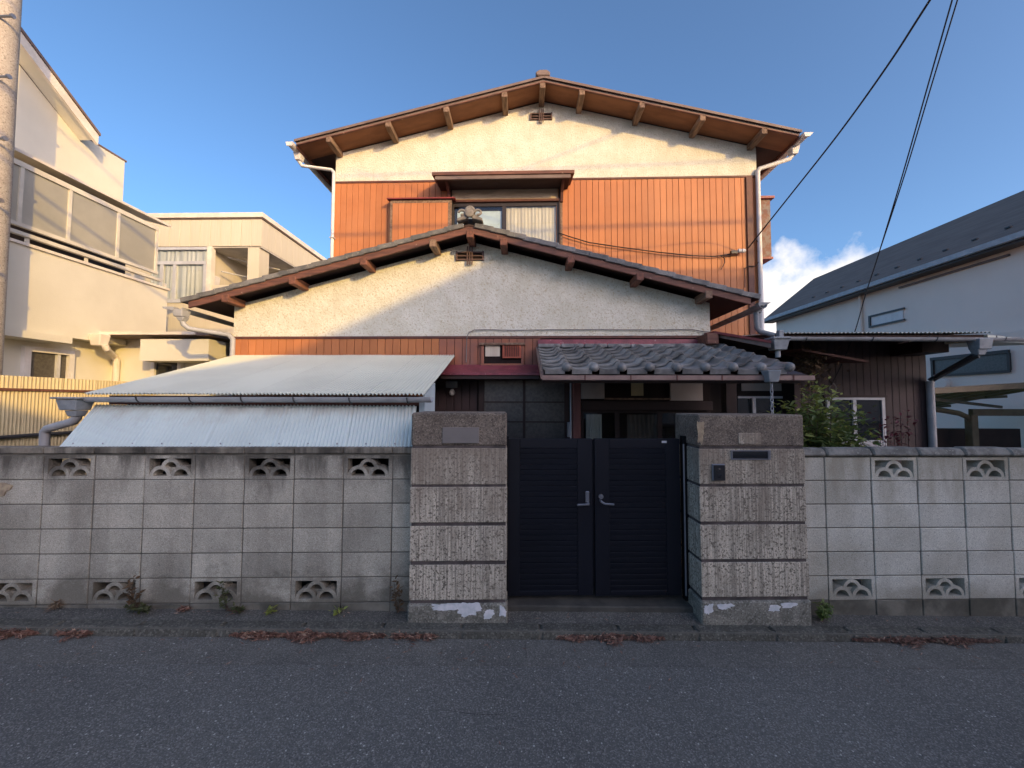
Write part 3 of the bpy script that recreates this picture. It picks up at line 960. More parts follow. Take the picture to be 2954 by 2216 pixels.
def gable_wall(xl, xr, zb, L, A, Rr, off, y0, y1):
    pts = [(xl, zb), (xr, zb), (xr, roof_z(xr, L, A, Rr) - off), (A.x, A.z - off), (xl, roof_z(xl, L, A, Rr) - off)]
    return MB().prism(pts, 'y', y0, y1)


# --- upper storey
YR2 = 6.07
L2, A2, R2 = gable(849, 401, 1570, 217, 2313, 374, YR2)
x2l, x2r = at(967, 560, Y2).x, at(2184, 560, Y2).x
z2s = at(1500, 518, Y2).z
up_wall = part('upper_stucco_wall', gable_wall(x2l, x2r, z2s, L2, A2, R2, 0.105, Y2, 12.0), m_stucco, house)
part('upper_wall_core', MB().box(x2l + 0.01, x2r - 0.012, Y2 + 0.10, 11.99, 0.1, z2s - 0.001), m_back, house)
ow = part('upper_board_wall', MB().box(x2l, x2r, Y2 - 0.016, Y2 + 0.004, z2s - 0.028, z2s + 0.005), m_trim, house)
xw0, xw1 = at(1302, 600, Y2).x, at(1614, 600, Y2).x
xb = x2l
wbd = 0.1045
while xb < x2r - 0.02:
    xe = min(xb + wbd - 0.006, x2r)
    if not (xb > xw0 - 0.02 and xe < xw1 + 0.02):
        part('board', MB().box(xb, xe, Y2 - 0.006 + rnd.uniform(-.001, .001), Y2 + 0.010, 2.2, z2s - 0.029), m_side, ow, bevel=0.002)
    xb += wbd
xa, xc = at(2151, 600, Y2).x, at(2168, 600, Y2).x
part('cable_cover', MB().box(xa, xc, Y2 - 0.035, Y2 - 0.0075, 2.25, z2s - 0.03), m_trim, house, bevel=0.004)
# right flank boards (a sliver shows past the corner)
for k in range(22):
    y = Y2 + 0.02 + k * 0.1045
    part('board', MB().box(x2r + 0.0005, x2r + 0.014, y, y + 0.098, 2.2, z2s - 0.03), m_side, ow)
# roof layers
part('roof_slab', gable_slab(L2, A2, R2, 0.004, 0.034, YR2, 12.4), m_roofmetal, house)
part('roof_edge', gable_slab(L2, A2, R2, 0.012, 0.052, YR2 - 0.012, YR2 - 0.001), m_fascia, house)
part('fascia', gable_slab(L2, A2, R2, 0.036, 0.088, YR2 + 0.02, YR2 + 0.045, 0.02), m_fascia, house)
part('fascia_strip', gable_slab(L2, A2, R2, 0.089, 0.104, YR2 + 0.012, YR2 + 0.050, 0.05), m_barge, house)
part('soffit', gable_slab(L2, A2, R2, 0.070, 0.088, YR2 + 0.047, Y2 - 0.001, 0.03), m_soffit, house)
for s in (-1, 1):       # eave soffits running back along both flanks
    xin, xout = (x2l, L2.x + 0.03) if s < 0 else (x2r, R2.x - 0.03)
    zi, zo = roof_z(xin, L2, A2, R2) - 0.075, roof_z(xout, L2, A2, R2) - 0.075
    part('eave_soffit', MB().hexa([(xin + s * .001, Y2, zi - .012), (xout, Y2, zo - .012), (xout, 12, zo - .012), (xin + s * .001, 12, zi - .012),
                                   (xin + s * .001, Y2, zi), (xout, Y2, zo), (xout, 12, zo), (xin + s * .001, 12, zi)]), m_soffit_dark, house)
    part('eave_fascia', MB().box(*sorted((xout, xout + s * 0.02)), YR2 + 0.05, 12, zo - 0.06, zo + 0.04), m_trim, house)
for (x, y) in ((948, 406), (1119, 361), (1287, 318), (1455, 273), (1565, 244), (1679, 270), (1852, 308), (2027, 343), (2205, 381)):
    p = at(x, y, YR2 + 0.02)
    zt = roof_z(p.x, L2, A2, R2) - 0.094
    if abs(p.x - A2.x) < 0.2:
        zt -= 0.01
    part('purlin', MB().box(p.x - 0.046, p.x + 0.046, YR2 + 0.012, Y2 + 0.02, zt - 0.092, zt), m_purlin, house, bevel=0.006)
p = at(1566, 213, YR2)
part('ridge_cap', MB().prism([(p.x - 0.10, p.z - 0.05), (p.x + 0.10, p.z - 0.05), (p.x + 0.125, p.z - 0.005), (p.x + 0.10, p.z + 0.025), (p.x + 0.06, p.z + 0.052),
                              (p.x - 0.06, p.z + 0.052), (p.x - 0.10, p.z + 0.025), (p.x - 0.125, p.z - 0.005)], 'y', YR2 - 0.03, YR2 + 0.06), m_fascia, house, bevel=0.012)
part('ridge', MB().box(A2.x - 0.09, A2.x + 0.09, YR2 + 0.06, 12.4, A2.z - 0.02, A2.z + 0.045), m_roofmetal, house)


def vent(x, y, Y, w, h):
    p = at(x, y, Y)
    v = part('vent', MB().box(p.x - w / 2 - 0.01, p.x + w / 2 + 0.01, Y - 0.004, Y + 0.002, p.z - h * 0.24, p.z + h * 0.24), m_void, house)
    for dz in (-0.20, 0.0, 0.20):
        part('bar', MB().box(p.x - w / 2, p.x + w / 2, Y - 0.028, Y - 0.006, p.z + dz * h - 0.0075, p.z + dz * h + 0.0075), m_vent, v)
    for dx in (-0.09, 0.0, 0.09):
        part('bar', MB().box(p.x + dx * w - 0.008, p.x + dx * w + 0.008, Y - 0.045, Y - 0.029, p.z - h / 2, p.z + h / 2), m_vent, v)
    for dx in (-0.5, 0.5):
        part('bar', MB().box(p.x + dx * w - 0.012, p.x + dx * w + 0.012, Y - 0.032, Y - 0.005, p.z - h * 0.25, p.z + h * 0.25), m_vent, v)


vent(1561, 338, Y2, 0.36, 0.24)

# upper window with visor, ranma board, curtain and shutter box
v0, v1 = at(1249, 505, Y2 - 0.42), at(1654, 505, Y2 - 0.42)
zt = at(1450, 493, Y2 - 0.42).z
zb_ = zt - 0.125
vis = part('visor', MB().hexa([(v0.x - .02, Y2 - 0.42, zt - 0.055), (v1.x + .02, Y2 - 0.42, zt - 0.055), (v1.x, Y2 - 0.001, zt - 0.02), (v0.x, Y2 - 0.001, zt - 0.02),
                               (v0.x - .02, Y2 - 0.42, zt), (v1.x + .02, Y2 - 0.42, zt), (v1.x, Y2 - 0.001, zt + 0.10), (v0.x, Y2 - 0.001, zt + 0.10)]), m_barge, house, bevel=0.004)
part('fascia', MB().box(v0.x + 0.03, v1.x - 0.04, Y2 - 0.40, Y2 - 0.37, zt - 0.115, zt - 0.056), m_fascia, vis)
part('soffit', MB().box(v0.x + 0.04, v1.x - 0.05, Y2 - 0.369, Y2 - 0.008, zt - 0.09, zt - 0.060), m_soffit_dark, vis)
for xs in (xw0 - 0.05, xw1 + 0.01):
    part('bracket', MB().prism([(Y2 - 0.30, zt - 0.091), (Y2 - 0.01, zt - 0.091), (Y2 - 0.01, zt - 0.34), (Y2 - 0.06, zt - 0.33), (Y2 - 0.12, zt - 0.20)], 'x', xs, xs + 0.045), m_trim, vis, bevel=0.003)
win = part('upper_window', MB().box(xw0 - 0.02, xw1 + 0.02, Y2 + 0.06, Y2 + 0.07, 3.4, z2s - 0.03), m_darkroom, house)
ztop = at(1450, 541, Y2).z
zr = at(1450, 578, Y2).z
part('ranma_board', MB().box(xw0 + 0.015, xw1 - 0.03, Y2 - 0.03, Y2 - 0.010, zr, ztop), m_grain, win)
part('lintel', MB().box(xw0 - 0.02, xw1 + 0.02, Y2 - 0.05, Y2 + 0.0, zr - 0.045, zr - 0.002), m_trim, win, bevel=0.003)
part('jamb', MB().box(xw0 - 0.03, xw0 + 0.012, Y2 - 0.045, Y2 + 0.05, 3.4, ztop + 0.12), m_darkwood, win)
part('jamb', MB().box(xw1 - 0.015, xw1 + 0.012, Y2 - 0.045, Y2 + 0.05, 3.4, ztop + 0.12), m_darkwood, win)
part('casing', MB().box(xw1 + 0.013, xw1 + 0.05, Y2 - 0.028, Y2 - 0.0075, 3.4, ztop - 0.05), m_purlin, win)
zh = zr - 0.05
xm = at(1455, 600, Y2).x
for (a_, b_, m_) in ((xw0 + 0.013, xm, m_glass), (xm + 0.0, xw1 - 0.016, m_glass)):
    part('sash', MB().box(a_, b_, Y2 - 0.012, Y2 + 0.02, zh - 0.06, zh).box(a_, a_ + 0.035, Y2 - 0.012, Y2 + 0.02, 3.4, zh - 0.06).box(b_ - 0.035, b_, Y2 - 0.012, Y2 + 0.02, 3.4, zh - 0.06), m_brownalu, win)
    part('pane', MB().box(a_ + 0.035, b_ - 0.035, Y2 + 0.000, Y2 + 0.006, 3.4, zh - 0.06), m_, win)
cur = MB()
n = 40
vs, fs = [], []
xa, xc = xm + 0.02, xw1 - 0.05
for i in range(n * 2 + 1):
    x = xa + (xc - xa) * i / (n * 2)
    y = Y2 + 0.035 + 0.004 * math.sin(i * 1.15) + 0.005 * math.sin(i * 0.37)
    vs += [(x, y, 3.4), (x, y, zh - 0.05)]
for i in range(n * 2):
    fs.append((2 * i, 2 * i + 2, 2 * i + 3, 2 * i + 1))
part('curtain', MB().add(vs, fs), m_cloth, win)
a, b = at(1408, 600, Y2), at(1450, 640, Y2)
part('shade_panel', MB().box(xw0 + 0.1, xm - 0.05, Y2 + 0.03, Y2 + 0.04, 3.4, at(1430, 607, Y2).z), m_lblue, win)
# shutter box
sx0, sx1 = at(1126, 600, Y2 - 0.14).x, at(1303, 600, Y2 - 0.14).x
sz = at(1200, 578, Y2 - 0.14).z
sb = part('shutter_box', MB().box(sx0, sx1, Y2 - 0.135, Y2 - 0.0075, 3.3, sz), m_back, house)
part('cap', MB().hexa([(sx0 - 0.05, Y2 - 0.19, sz + 0.004), (sx1 + 0.06, Y2 - 0.19, sz + 0.004), (sx1 + 0.06, Y2 - 0.0075, sz + 0.03), (sx0 - 0.05, Y2 - 0.0075, sz + 0.03),
                       (sx0 - 0.05, Y2 - 0.19, sz + 0.024), (sx1 + 0.06, Y2 - 0.19, sz + 0.024), (sx1 + 0.06, Y2 - 0.0075, sz + 0.05), (sx0 - 0.05, Y2 - 0.0075, sz + 0.05)]), m_red, sb)
part('rail', MB().box(sx0, sx1, Y2 - 0.148, Y2 - 0.136, sz - 0.05, sz), m_purlin, sb)
part('side_rail', MB().box(sx0, sx0 + 0.04, Y2 - 0.148, Y2 - 0.136, 3.3, sz - 0.05), m_purlin, sb)
part('side_rail', MB().box(sx1 - 0.06, sx1, Y2 - 0.148, Y2 - 0.136, 3.3, sz - 0.05), m_purlin, sb)
nb = 9
for k in range(nb):
    w_ = (sx1 - sx0 - 0.10) / nb
    part('board', MB().box(sx0 + 0.04 + k * w_ + 0.002, sx0 + 0.04 + (k + 1) * w_ - 0.003, Y2 - 0.1445, Y2 - 0.136, 3.3, sz - 0.05), m_side, sb)
# shutter box on the right flank
fx = at(2222, 600, 7.6).x
fz0, fz1 = at(2200, 742, 7.6).z, at(2200, 575, 7.6).z
fb = part('side_shutter_box', MB().box(x2r + 0.015, fx, 7.6, 8.9, fz0, fz1), m_rust, house)
part('cap', MB().box(x2r + 0.015, fx + 0.06, 7.55, 8.95, fz1, fz1 + 0.045), m_red, fb)
part('sill', MB().box(x2r + 0.015, fx + 0.02, 7.58, 8.92, fz0 - 0.04, fz0), m_red, fb)


# gutters of the upper roof
def elbow_pipe(pts, r, m, parent, name='downpipe', n=12):
    return part(name, MB().tube(pts, r, n), m, parent, smooth=True)


gl = L2 + Vector((-0.06, 0.02, -0.10))
gut = part('eave_gutter', MB().trough((gl.x, YR2 - 0.02, gl.z + 0.03), (gl.x, 12, gl.z - 0.02), 0.06), m_white, house)
part('end_cap', MB().prism([(gl.x - 0.07, gl.z + 0.035), (gl.x + 0.05, gl.z + 0.035), (gl.x + 0.03, gl.z - 0.03), (gl.x - 0.05, gl.z - 0.03)], 'y', YR2 - 0.03, YR2 - 0.015), m_white, gut)
pb = at(875, 490, 6.3)
part('outlet_box', MB().frustum((gl.x + 0.01, 6.3, gl.z - 0.07), 0.13, 0.16, 0.12, 0.09, 0.1), m_white, gut, bevel=0.008)
px = at(960, 560, Y2 - 0.06).x
zj = at(900, 490, Y2 - 0.06).z
elbow_pipe([(gl.x + 0.01, 6.3, gl.z - 0.12), (gl.x + 0.01, 6.31, zj + 0.06), (gl.x + 0.04, 6.34, zj + 0.01), (px - 0.04, Y2 - 0.05, zj), (px, Y2 - 0.04, zj - 0.04), (px, Y2 - 0.04, 2.5)], 0.029, m_white, house)
for z in (3.6, 4.6):
    part('pipe_clip', MB().box(px - 0.035, px + 0.04, Y2 - 0.075, Y2 - 0.0, z, z + 0.02), m_gpipe, house)
gr = R2 + Vector((0.06, 0.02, -0.10))
gut = part('eave_gutter', MB().trough((gr.x, YR2 - 0.02, gr.z + 0.03), (gr.x, 12, gr.z - 0.02), 0.06), m_white, house)
part('end_cap', MB().prism([(gr.x - 0.05, gr.z + 0.035), (gr.x + 0.10, gr.z + 0.035), (gr.x + 0.04, gr.z - 0.03), (gr.x - 0.03, gr.z - 0.03)], 'y', YR2 - 0.03, YR2 - 0.015), m_white, gut)
part('outlet_box', MB().frustum((gr.x - 0.01, 6.35, gr.z - 0.075), 0.14, 0.16, 0.13, 0.09, 0.1), m_white, gut, bevel=0.008)
px = at(2190, 600, Y2 - 0.06).x
zj = at(2190, 486, Y2 - 0.06).z
zs = at(2190, 960, Y2 - 0.06).z
elbow_pipe([(gr.x - 0.01, 6.35, gr.z - 0.12), (gr.x - 0.02, 6.36, zj + 0.17), (gr.x - 0.06, 6.37, zj + 0.11), (px + 0.03, Y2 - 0.05, zj), (px, Y2 - 0.045, zj - 0.05), (px, Y2 - 0.045, zs)], 0.036, m_white, house)

# --- front gable (single storey)
YR1 = 4.97
L1, A1, R1 = gable(518, 858, 1353, 634, 2197, 848, YR1)
x1l, x1r = at(675, 930, Y1).x, at(2048, 930, Y1).x
z1s = at(1350, 970, Y1).z
part('front_stucco_wall', gable_wall(x1l, x1r, z1s, L1, A1, R1, 0.165, Y1, Y2 - 0.02), m_stucco, house)
part('front_wall_core', MB().box(x1l + 0.01, x1r - 0.01, Y1 + 0.012, Y2 - 0.021, 0.09, z1s - 0.001), m_back, house)
fw = part('front_board_wall', MB().box(x1l, x1r, Y1 - 0.018, Y1 + 0.003, z1s - 0.036, z1s - 0.0005), m_trim, house, bevel=0.002)
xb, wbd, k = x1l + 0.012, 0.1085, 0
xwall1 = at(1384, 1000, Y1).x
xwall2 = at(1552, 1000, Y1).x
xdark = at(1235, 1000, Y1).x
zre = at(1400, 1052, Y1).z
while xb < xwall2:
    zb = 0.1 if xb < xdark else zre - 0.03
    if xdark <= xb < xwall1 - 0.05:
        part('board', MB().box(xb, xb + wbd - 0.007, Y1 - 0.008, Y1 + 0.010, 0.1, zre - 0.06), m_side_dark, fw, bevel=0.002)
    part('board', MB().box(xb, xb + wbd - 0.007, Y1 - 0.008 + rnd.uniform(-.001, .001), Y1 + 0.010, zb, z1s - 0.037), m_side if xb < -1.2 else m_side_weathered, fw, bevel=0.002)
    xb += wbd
    k += 1
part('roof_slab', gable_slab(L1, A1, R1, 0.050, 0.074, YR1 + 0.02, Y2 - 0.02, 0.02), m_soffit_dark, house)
for s, (P0, P1) in ((-1, (L1, A1)), (1, (A1, R1))):
    q = [(P0.x + (0.10 if s < 0 else 0), 0), (P1.x - (0.12 if s > 0 else 0), 0)]
    zA, zB = roof_z(q[0][0], L1, A1, R1), roof_z(q[1][0], L1, A1, R1)
    part('bargeboard', MB().prism([(q[0][0], zA - 0.076), (q[1][0], zB - 0.076), (q[1][0], zB - 0.166), (q[0][0], zA - 0.166)], 'y', YR1 + 0.025, YR1 + 0.055), m_barge if s < 0 else m_barge, house, bevel=0.003)
# verge tiles climbing both slopes, and the tiled field behind them
for s in (-1, 1):
    E = L1 if s < 0 else R1
    d = A1 - E
    d.y = 0
    n = 17
    ang = math.atan2(d.z, abs(d.x))
    Ltot = d.length
    step = (Ltot - 0.12) / n
    me = MB().hexa([(-0.005, 0, -0.070), (step + 0.03, 0, -0.082), (step + 0.03, 0.23, -0.082), (-0.005, 0.23, -0.070),
                    (0, 0, -0.004), (step + 0.03, 0, -0.020), (step + 0.03, 0.23, -0.020), (0, 0.23, -0.004)]).mesh('verge_tile', m_verge, bevel=0.006)
    for k in range(n):
        p = E + d.normalized() * (k * step)
        rot = (0, -ang, 0) if s < 0 else (0, -ang, math.pi)
        if s < 0:
            piece('verge_tile', me, house, (p.x, YR1 + rnd.uniform(-.004, .004), p.z + rnd.uniform(-.003, .003)), (0, -ang, 0))
        else:
            piece('verge_tile', me, house, (p.x, YR1 + 0.23 + rnd.uniform(-.004, .004), p.z + rnd.uniform(-.003, .003)), (0, -ang, math.pi))
    # tiled field: rolled courses as one relief sheet
    vs, fs = [], []
    ncol, per = 7, 8
    for j in range(n * 3 + 1):
        t = j / (n * 3)
        for i in range(ncol * per + 1):
            y = YR1 + 0.232 + (Y2 - YR1 - 0.255) * i / (ncol * per)
            u = (i % per) / per
            w = -0.014 * math.sin(math.pi * u / 0.7) if u < 0.7 else 0.022 * math.sin(math.pi * (u - 0.7) / 0.3)
            st = (1 - (j % 3) / 3.0) * 0.02
            p = E + d * t
            vs.append((p.x, y, p.z - 0.03 + w + st))
    m_ = ncol * per + 1
    for j in range(n * 3):
        for i in range(ncol * per):
            a = j * m_ + i
            fs.append((a, a + 1, a + m_ + 1, a + m_))
    part('tile_field', MB().add(vs, fs), m_verge, house, kind='stuff')
part('ridge', MB().box(A1.x - 0.09, A1.x + 0.09, YR1 + 0.10, Y2 - 0.02, A1.z - 0.05, A1.z + 0.075), m_verge, house, bevel=0.02)
for s in (-1, 1):
    xin, xout = (x1l, L1.x + 0.08) if s < 0 else (x1r, R1.x - 0.10)
    zi, zo = roof_z(xin, L1, A1, R1) - 0.10, roof_z(xout, L1, A1, R1) - 0.10
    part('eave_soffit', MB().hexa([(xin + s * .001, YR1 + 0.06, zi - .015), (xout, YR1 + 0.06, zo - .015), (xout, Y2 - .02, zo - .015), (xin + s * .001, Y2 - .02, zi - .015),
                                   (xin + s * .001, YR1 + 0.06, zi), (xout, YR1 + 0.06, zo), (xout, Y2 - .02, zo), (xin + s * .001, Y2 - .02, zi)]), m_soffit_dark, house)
for (x, y, red) in ((652, 866, 1), (845, 807, 1), (1050, 744, 1), (1249, 690, 0), (1356, 660, 1), (1453, 686, 1), (1647, 740, 1), (1845, 795, 1), (2044, 858, 0)):
    p = at(x, y, YR1 + 0.03)
    zt = roof_z(p.x, L1, A1, R1) - (0.125 if abs(p.x - A1.x) > 0.1 else 0.135)
    part('purlin', MB().box(p.x - 0.046, p.x + 0.046, YR1 + (0.005 if red else 0.015), Y1 + 0.02, zt - 0.098, zt), m_purlin_red if red else m_purlin, house, bevel=0.006)
# rafters showing under the eaves
# ridge-end ornament
o = at(1355, 607, YR1 - 0.03)
orn = part('ridge_ornament', MB().lathe([(0.070, 0.06), (0.077, 0.03), (0.070, 0.0), (0.057, -0.012)], (o.x, YR1 - 0.03, o.z - 0.005), 20, 'y'), m_orn, house, smooth=True)
part('disc', MB().lathe([(0.060, 0.0), (0.058, -0.022), (0.046, -0.030)], (o.x + 0.0, YR1 - 0.045, o.z - 0.045), 20, 'y'), m_orn, orn, smooth=True)
for s in (-1, 1):
    pts = [(o.x + s * (0.105 + 0.042 * math.cos(t)), YR1 - 0.03, o.z - 0.03 + 0.034 * math.sin(t)) for t in [math.pi * (1 - 1.6 * i / 10) if s > 0 else math.pi * 1.6 * i / 10 for i in range(11)]]
    part('scroll', MB().tube(pts, 0.017, 8), m_orn, orn, smooth=True)
    part('wing', MB().prism([(o.x + s * 0.03, o.z - 0.04), (o.x + s * 0.11, o.z - 0.080), (o.x + s * 0.17, o.z - 0.110), (o.x + s * 0.17, o.z - 0.145), (o.x + s * 0.03, o.z - 0.11)], 'y', YR1 - 0.04, YR1 + 0.10), m_orn, orn, bevel=0.008)
vent(1356, 740, Y1, 0.37, 0.26)

# gutters of the front roof
gl = L1 + Vector((-0.03, 0, -0.15))
gut = part('eave_gutter', MB().trough((gl.x, YR1 + 0.02, gl.z + 0.02), (gl.x, Y2, gl.z - 0.01), 0.055), m_gpipe, house)
q = at(515, 885, YR1)
part('spout', MB().frustum((gl.x + 0.01, YR1 + 0.06, gl.z - 0.06), 0.15, 0.15, 0.09, 0.12, 0.12).frustum((gl.x + 0.03, YR1 + 0.06, gl.z - 0.135), 0.11, 0.11, 0.05, 0.07, 0.07), m_gpipe, gut, bevel=0.008)
part('gutter_tip', MB().hexa([(gl.x - 0.17, YR1 - 0.02, gl.z - 0.005), (gl.x - 0.03, YR1 - 0.02, gl.z - 0.03), (gl.x - 0.03, YR1 + 0.06, gl.z - 0.03), (gl.x - 0.17, YR1 + 0.06, gl.z - 0.005),
                              (gl.x - 0.19, YR1 - 0.02, gl.z + 0.02), (gl.x - 0.03, YR1 - 0.02, gl.z + 0.02), (gl.x - 0.03, YR1 + 0.06, gl.z + 0.02), (gl.x - 0.19, YR1 + 0.06, gl.z + 0.02)]), m_gpipe, gut)
px = at(668, 1000, Y1 - 0.05).x
zj = at(668, 968, Y1 - 0.05).z
elbow_pipe([(gl.x + 0.03, YR1 + 0.06, gl.z - 0.15), (gl.x + 0.035, YR1 + 0.07, gl.z - 0.20), (gl.x + 0.09, YR1 + 0.10, gl.z - 0.255), (px - 0.05, Y1 - 0.04, zj + 0.01), (px, Y1 - 0.03, zj - 0.05), (px, Y1 - 0.03, 0.3)], 0.034, m_gpipe, house)
gr = R1 + Vector((0.03, 0, -0.15))
gut = part('eave_gutter', MB().trough((gr.x, YR1 + 0.02, gr.z + 0.02), (gr.x, Y2, gr.z - 0.01), 0.055), m_bpipe, house)
p0 = at(2185, 882, YR1 + 0.2)
part('gutter_tip', MB().hexa([(p0.x - 0.03, YR1 + 0.12, p0.z - 0.02), (p0.x + 0.10, YR1 + 0.12, p0.z + 0.005), (p0.x + 0.10, YR1 + 0.2, p0.z + 0.005), (p0.x - 0.03, YR1 + 0.2, p0.z - 0.02),
                              (p0.x - 0.03, YR1 + 0.12, p0.z + 0.025), (p0.x + 0.13, YR1 + 0.12, p0.z + 0.025), (p0.x + 0.13, YR1 + 0.2, p0.z + 0.025), (p0.x - 0.03, YR1 + 0.2, p0.z + 0.025)]), m_bpipe, gut)
part('spout', MB().frustum((p0.x, YR1 + 0.24, p0.z - 0.05), 0.13, 0.13, 0.09, 0.10, 0.10), m_bpipe, gut, bevel=0.006)
pa = at(2182, 905, 5.1)
pb = at(2184, 955, 5.1)
pc = at(2235, 968, 5.0)
elbow_pipe([(p0.x, YR1 + 0.24, p0.z - 0.08), (pa.x, 5.1, pa.z - .02), (pb.x, 5.1, pb.z + 0.04), (pb.x + 0.04, 5.1, pb.z - 0.01), (pc.x, 5.0, pc.z)], 0.033, m_bpipe, house)

# cables on the front wall
c0 = [at(x, y, Y1 - 0.022) for x, y in ((1345, 1045), (1346, 1000), (1347, 974), (1352, 960), (1368, 952), (1400, 951), (1480, 953), (1600, 951), (1760, 951), (1900, 952), (1995, 950), (2030, 957), (2052, 957))]
part('wall_cable', MB().tube(c0, 0.006, 6), m_gcable, house)
c1 = [at(x, y, Y2 - 0.05) for x, y in ((1612, 672), (1640, 682), (1700, 700), (1780, 712), (1900, 728), (2000, 738), (2060, 740), (2085, 737), (2110, 733))]
part('wall_cable', MB().tube(c1, 0.009, 6), m_cable, house)
c2 = [at(x, y, Y2 - 0.04) for x, y in ((2078, 738), (2090, 745), (2091, 757), (2080, 778))]
part('wall_cable', MB().tube(c2, 0.007, 6), m_cable, house)
c3 = [at(x, y, Y2 - 0.05) for x, y in ((2180, 690), (2192, 705), (2187, 725), (2195, 745), (2180, 768), (2160, 768), (2148, 775), (2149, 830))]
part('wall_cable', MB().tube(c3, 0.007, 6), m_cable, house)
pi_ = at(2140, 724, Y2 - 0.08)
ins = part('insulator', MB().lathe([(0.02, -0.07), (0.034, -0.06), (0.034, -0.02), (0.018, -0.01), (0.034, 0.0), (0.034, 0.04), (0.02, 0.06)], pi_, 10, 'x'), m_insul, house, smooth=True)
part('clamp', MB().box(pi_.x - 0.18, pi_.x - 0.08, pi_.y - 0.02, pi_.y + 0.02, pi_.z - 0.045, pi_.z + 0.005), m_black, ins)
part('bracket', MB().box(pi_.x - 0.01, pi_.x + 0.01, pi_.y, Y2 - 0.01, pi_.z - 0.01, pi_.z + 0.01), m_gpipe, ins)

# small high window with louvre
a, b = at(1388, 990, Y1 - 0.03), at(1510, 1049, Y1 - 0.03)
sw = part('small_window', MB().box(a.x + 0.04, b.x - 0.02, Y1 - 0.012, Y1 - 0.009, b.z, a.z - 0.02), m_void, house)
part('frame', MB().box(a.x - .02, b.x + .02, Y1 - 0.07, Y1 - 0.009, a.z - 0.03, a.z), m_purlin, sw, bevel=0.003)
part('frame', MB().box(a.x, a.x + 0.04, Y1 - 0.045, Y1 - 0.009, b.z, a.z - 0.03), m_side_weathered, sw, bevel=0.003)
part('frame', MB().box(b.x - 0.03, b.x, Y1 - 0.045, Y1 - 0.009, b.z, a.z - 0.03), m_side_weathered, sw, bevel=0.003)
part('sill', MB().box(a.x, b.x, Y1 - 0.05, Y1 - 0.009, b.z - 0.03, b.z - 0.001), m_side_weathered, sw)
q0, q1 = at(1400, 995, Y1 - 0.03), at(1442, 1028, Y1 - 0.03)
part('pane', MB().box(q0.x, q1.x, Y1 - 0.025, Y1 - 0.014, q1.z, q0.z), m_cloth, sw)
q0, q1 = at(1450, 992, Y1 - 0.05), at(1503, 1033, Y1 - 0.05)
lv = part('louvre_cover', MB().box(q0.x, q1.x, Y1 - 0.055, Y1 - 0.013, q1.z, q1.z + 0.02).box(q0.x, q1.x, Y1 - 0.055, Y1 - 0.013, q0.z - 0.02, q0.z).box(q0.x, q0.x + 0.02, Y1 - 0.055, Y1 - 0.013, q1.z + .02, q0.z - 0.02)
          .box(q1.x - 0.02, q1.x, Y1 - 0.055, Y1 - 0.013, q1.z + .02, q0.z - 0.02), m_louver, sw)
part('louvre_back', MB().box(q0.x + 0.02, q1.x - 0.02, Y1 - 0.03, Y1 - 0.013, q1.z + .02, q0.z - .02), m_trim, sw)
for k in range(9):
    x = q0.x + 0.026 + k * (q1.x - q0.x - 0.058) / 8
    lv2 = MB().box(x, x + 0.009, Y1 - 0.050, Y1 - 0.031, q1.z + 0.021, q0.z - 0.021)
    o_ = part('louvre_slat', lv2, m_louver, sw)

# low maroon metal eave over the side door
a, b = at(1281, 1052, Y1 - 0.01), at(1566, 1052, Y1 - 0.01)
e0, e1 = at(1272, 1076, 4.88), at(1562, 1076, 4.88)
ev = part('maroon_eave', MB().hexa([(e0.x, 4.88, e0.z - 0.03), (e1.x, 4.88, e0.z - 0.03), (b.x, Y1 - 0.012, a.z - 0.03), (a.x, Y1 - 0.012, a.z - 0.03),
                                    (e0.x, 4.88, e0.z), (e1.x, 4.88, e0.z), (b.x, Y1 - 0.012, a.z), (a.x, Y1 - 0.012, a.z)]), m_maroon, house, bevel=0.004)
part('edge_board', MB().box(e0.x, e1.x - 0.03, 4.90, 4.93, e0.z - 0.075, e0.z - 0.031), m_darkwood, ev)
part('soffit', MB().box(e0.x, e1.x - 0.03, 4.931, Y1 - 0.012, e0.z - 0.072, e0.z - 0.055), m_darkwood, ev)
# maroon flashing over the entrance roof
a, b = at(1552, 980, Y1 - 0.03), at(2044, 992, Y1 - 0.03)
part('flashing', MB().hexa([(a.x, Y1 - 0.05, b.z - 0.02), (b.x, Y1 - 0.05, b.z - 0.02), (b.x, Y1 - 0.019, b.z - 0.02), (a.x, Y1 - 0.019, b.z - 0.02),
                            (a.x, Y1 - 0.04, a.z), (b.x, Y1 - 0.04, a.z), (b.x, Y1 - 0.019, a.z + 0.004), (a.x, Y1 - 0.019, a.z + 0.004)]), m_maroon, house)
part('flashing', MB().box(a.x, b.x, Y1 - 0.06, Y1 - 0.019, b.z - 0.045, b.z - 0.022), m_red, house)

# dark board wall of the side entrance
xb = at(1257, 1100, Y1).x
# meter box and bulb lamp by the side door
a, b = at(1287, 1100, Y1 - 0.06), at(1319, 1119, Y1 - 0.06)
part('meter_box', MB().box(a.x, b.x, Y1 - 0.09, Y1 - 0.009, b.z, a.z), m_gpipe, house, bevel=0.006)
a = at(1304, 1133, Y1 - 0.06)
part('porch_lamp', MB().lathe([(0.015, 0.05), (0.03, 0.03), (0.042, 0.0), (0.03, -0.032), (0.0, -0.042)], (a.x, Y1 - 0.06, a.z), 14), m_insul, house, smooth=True)
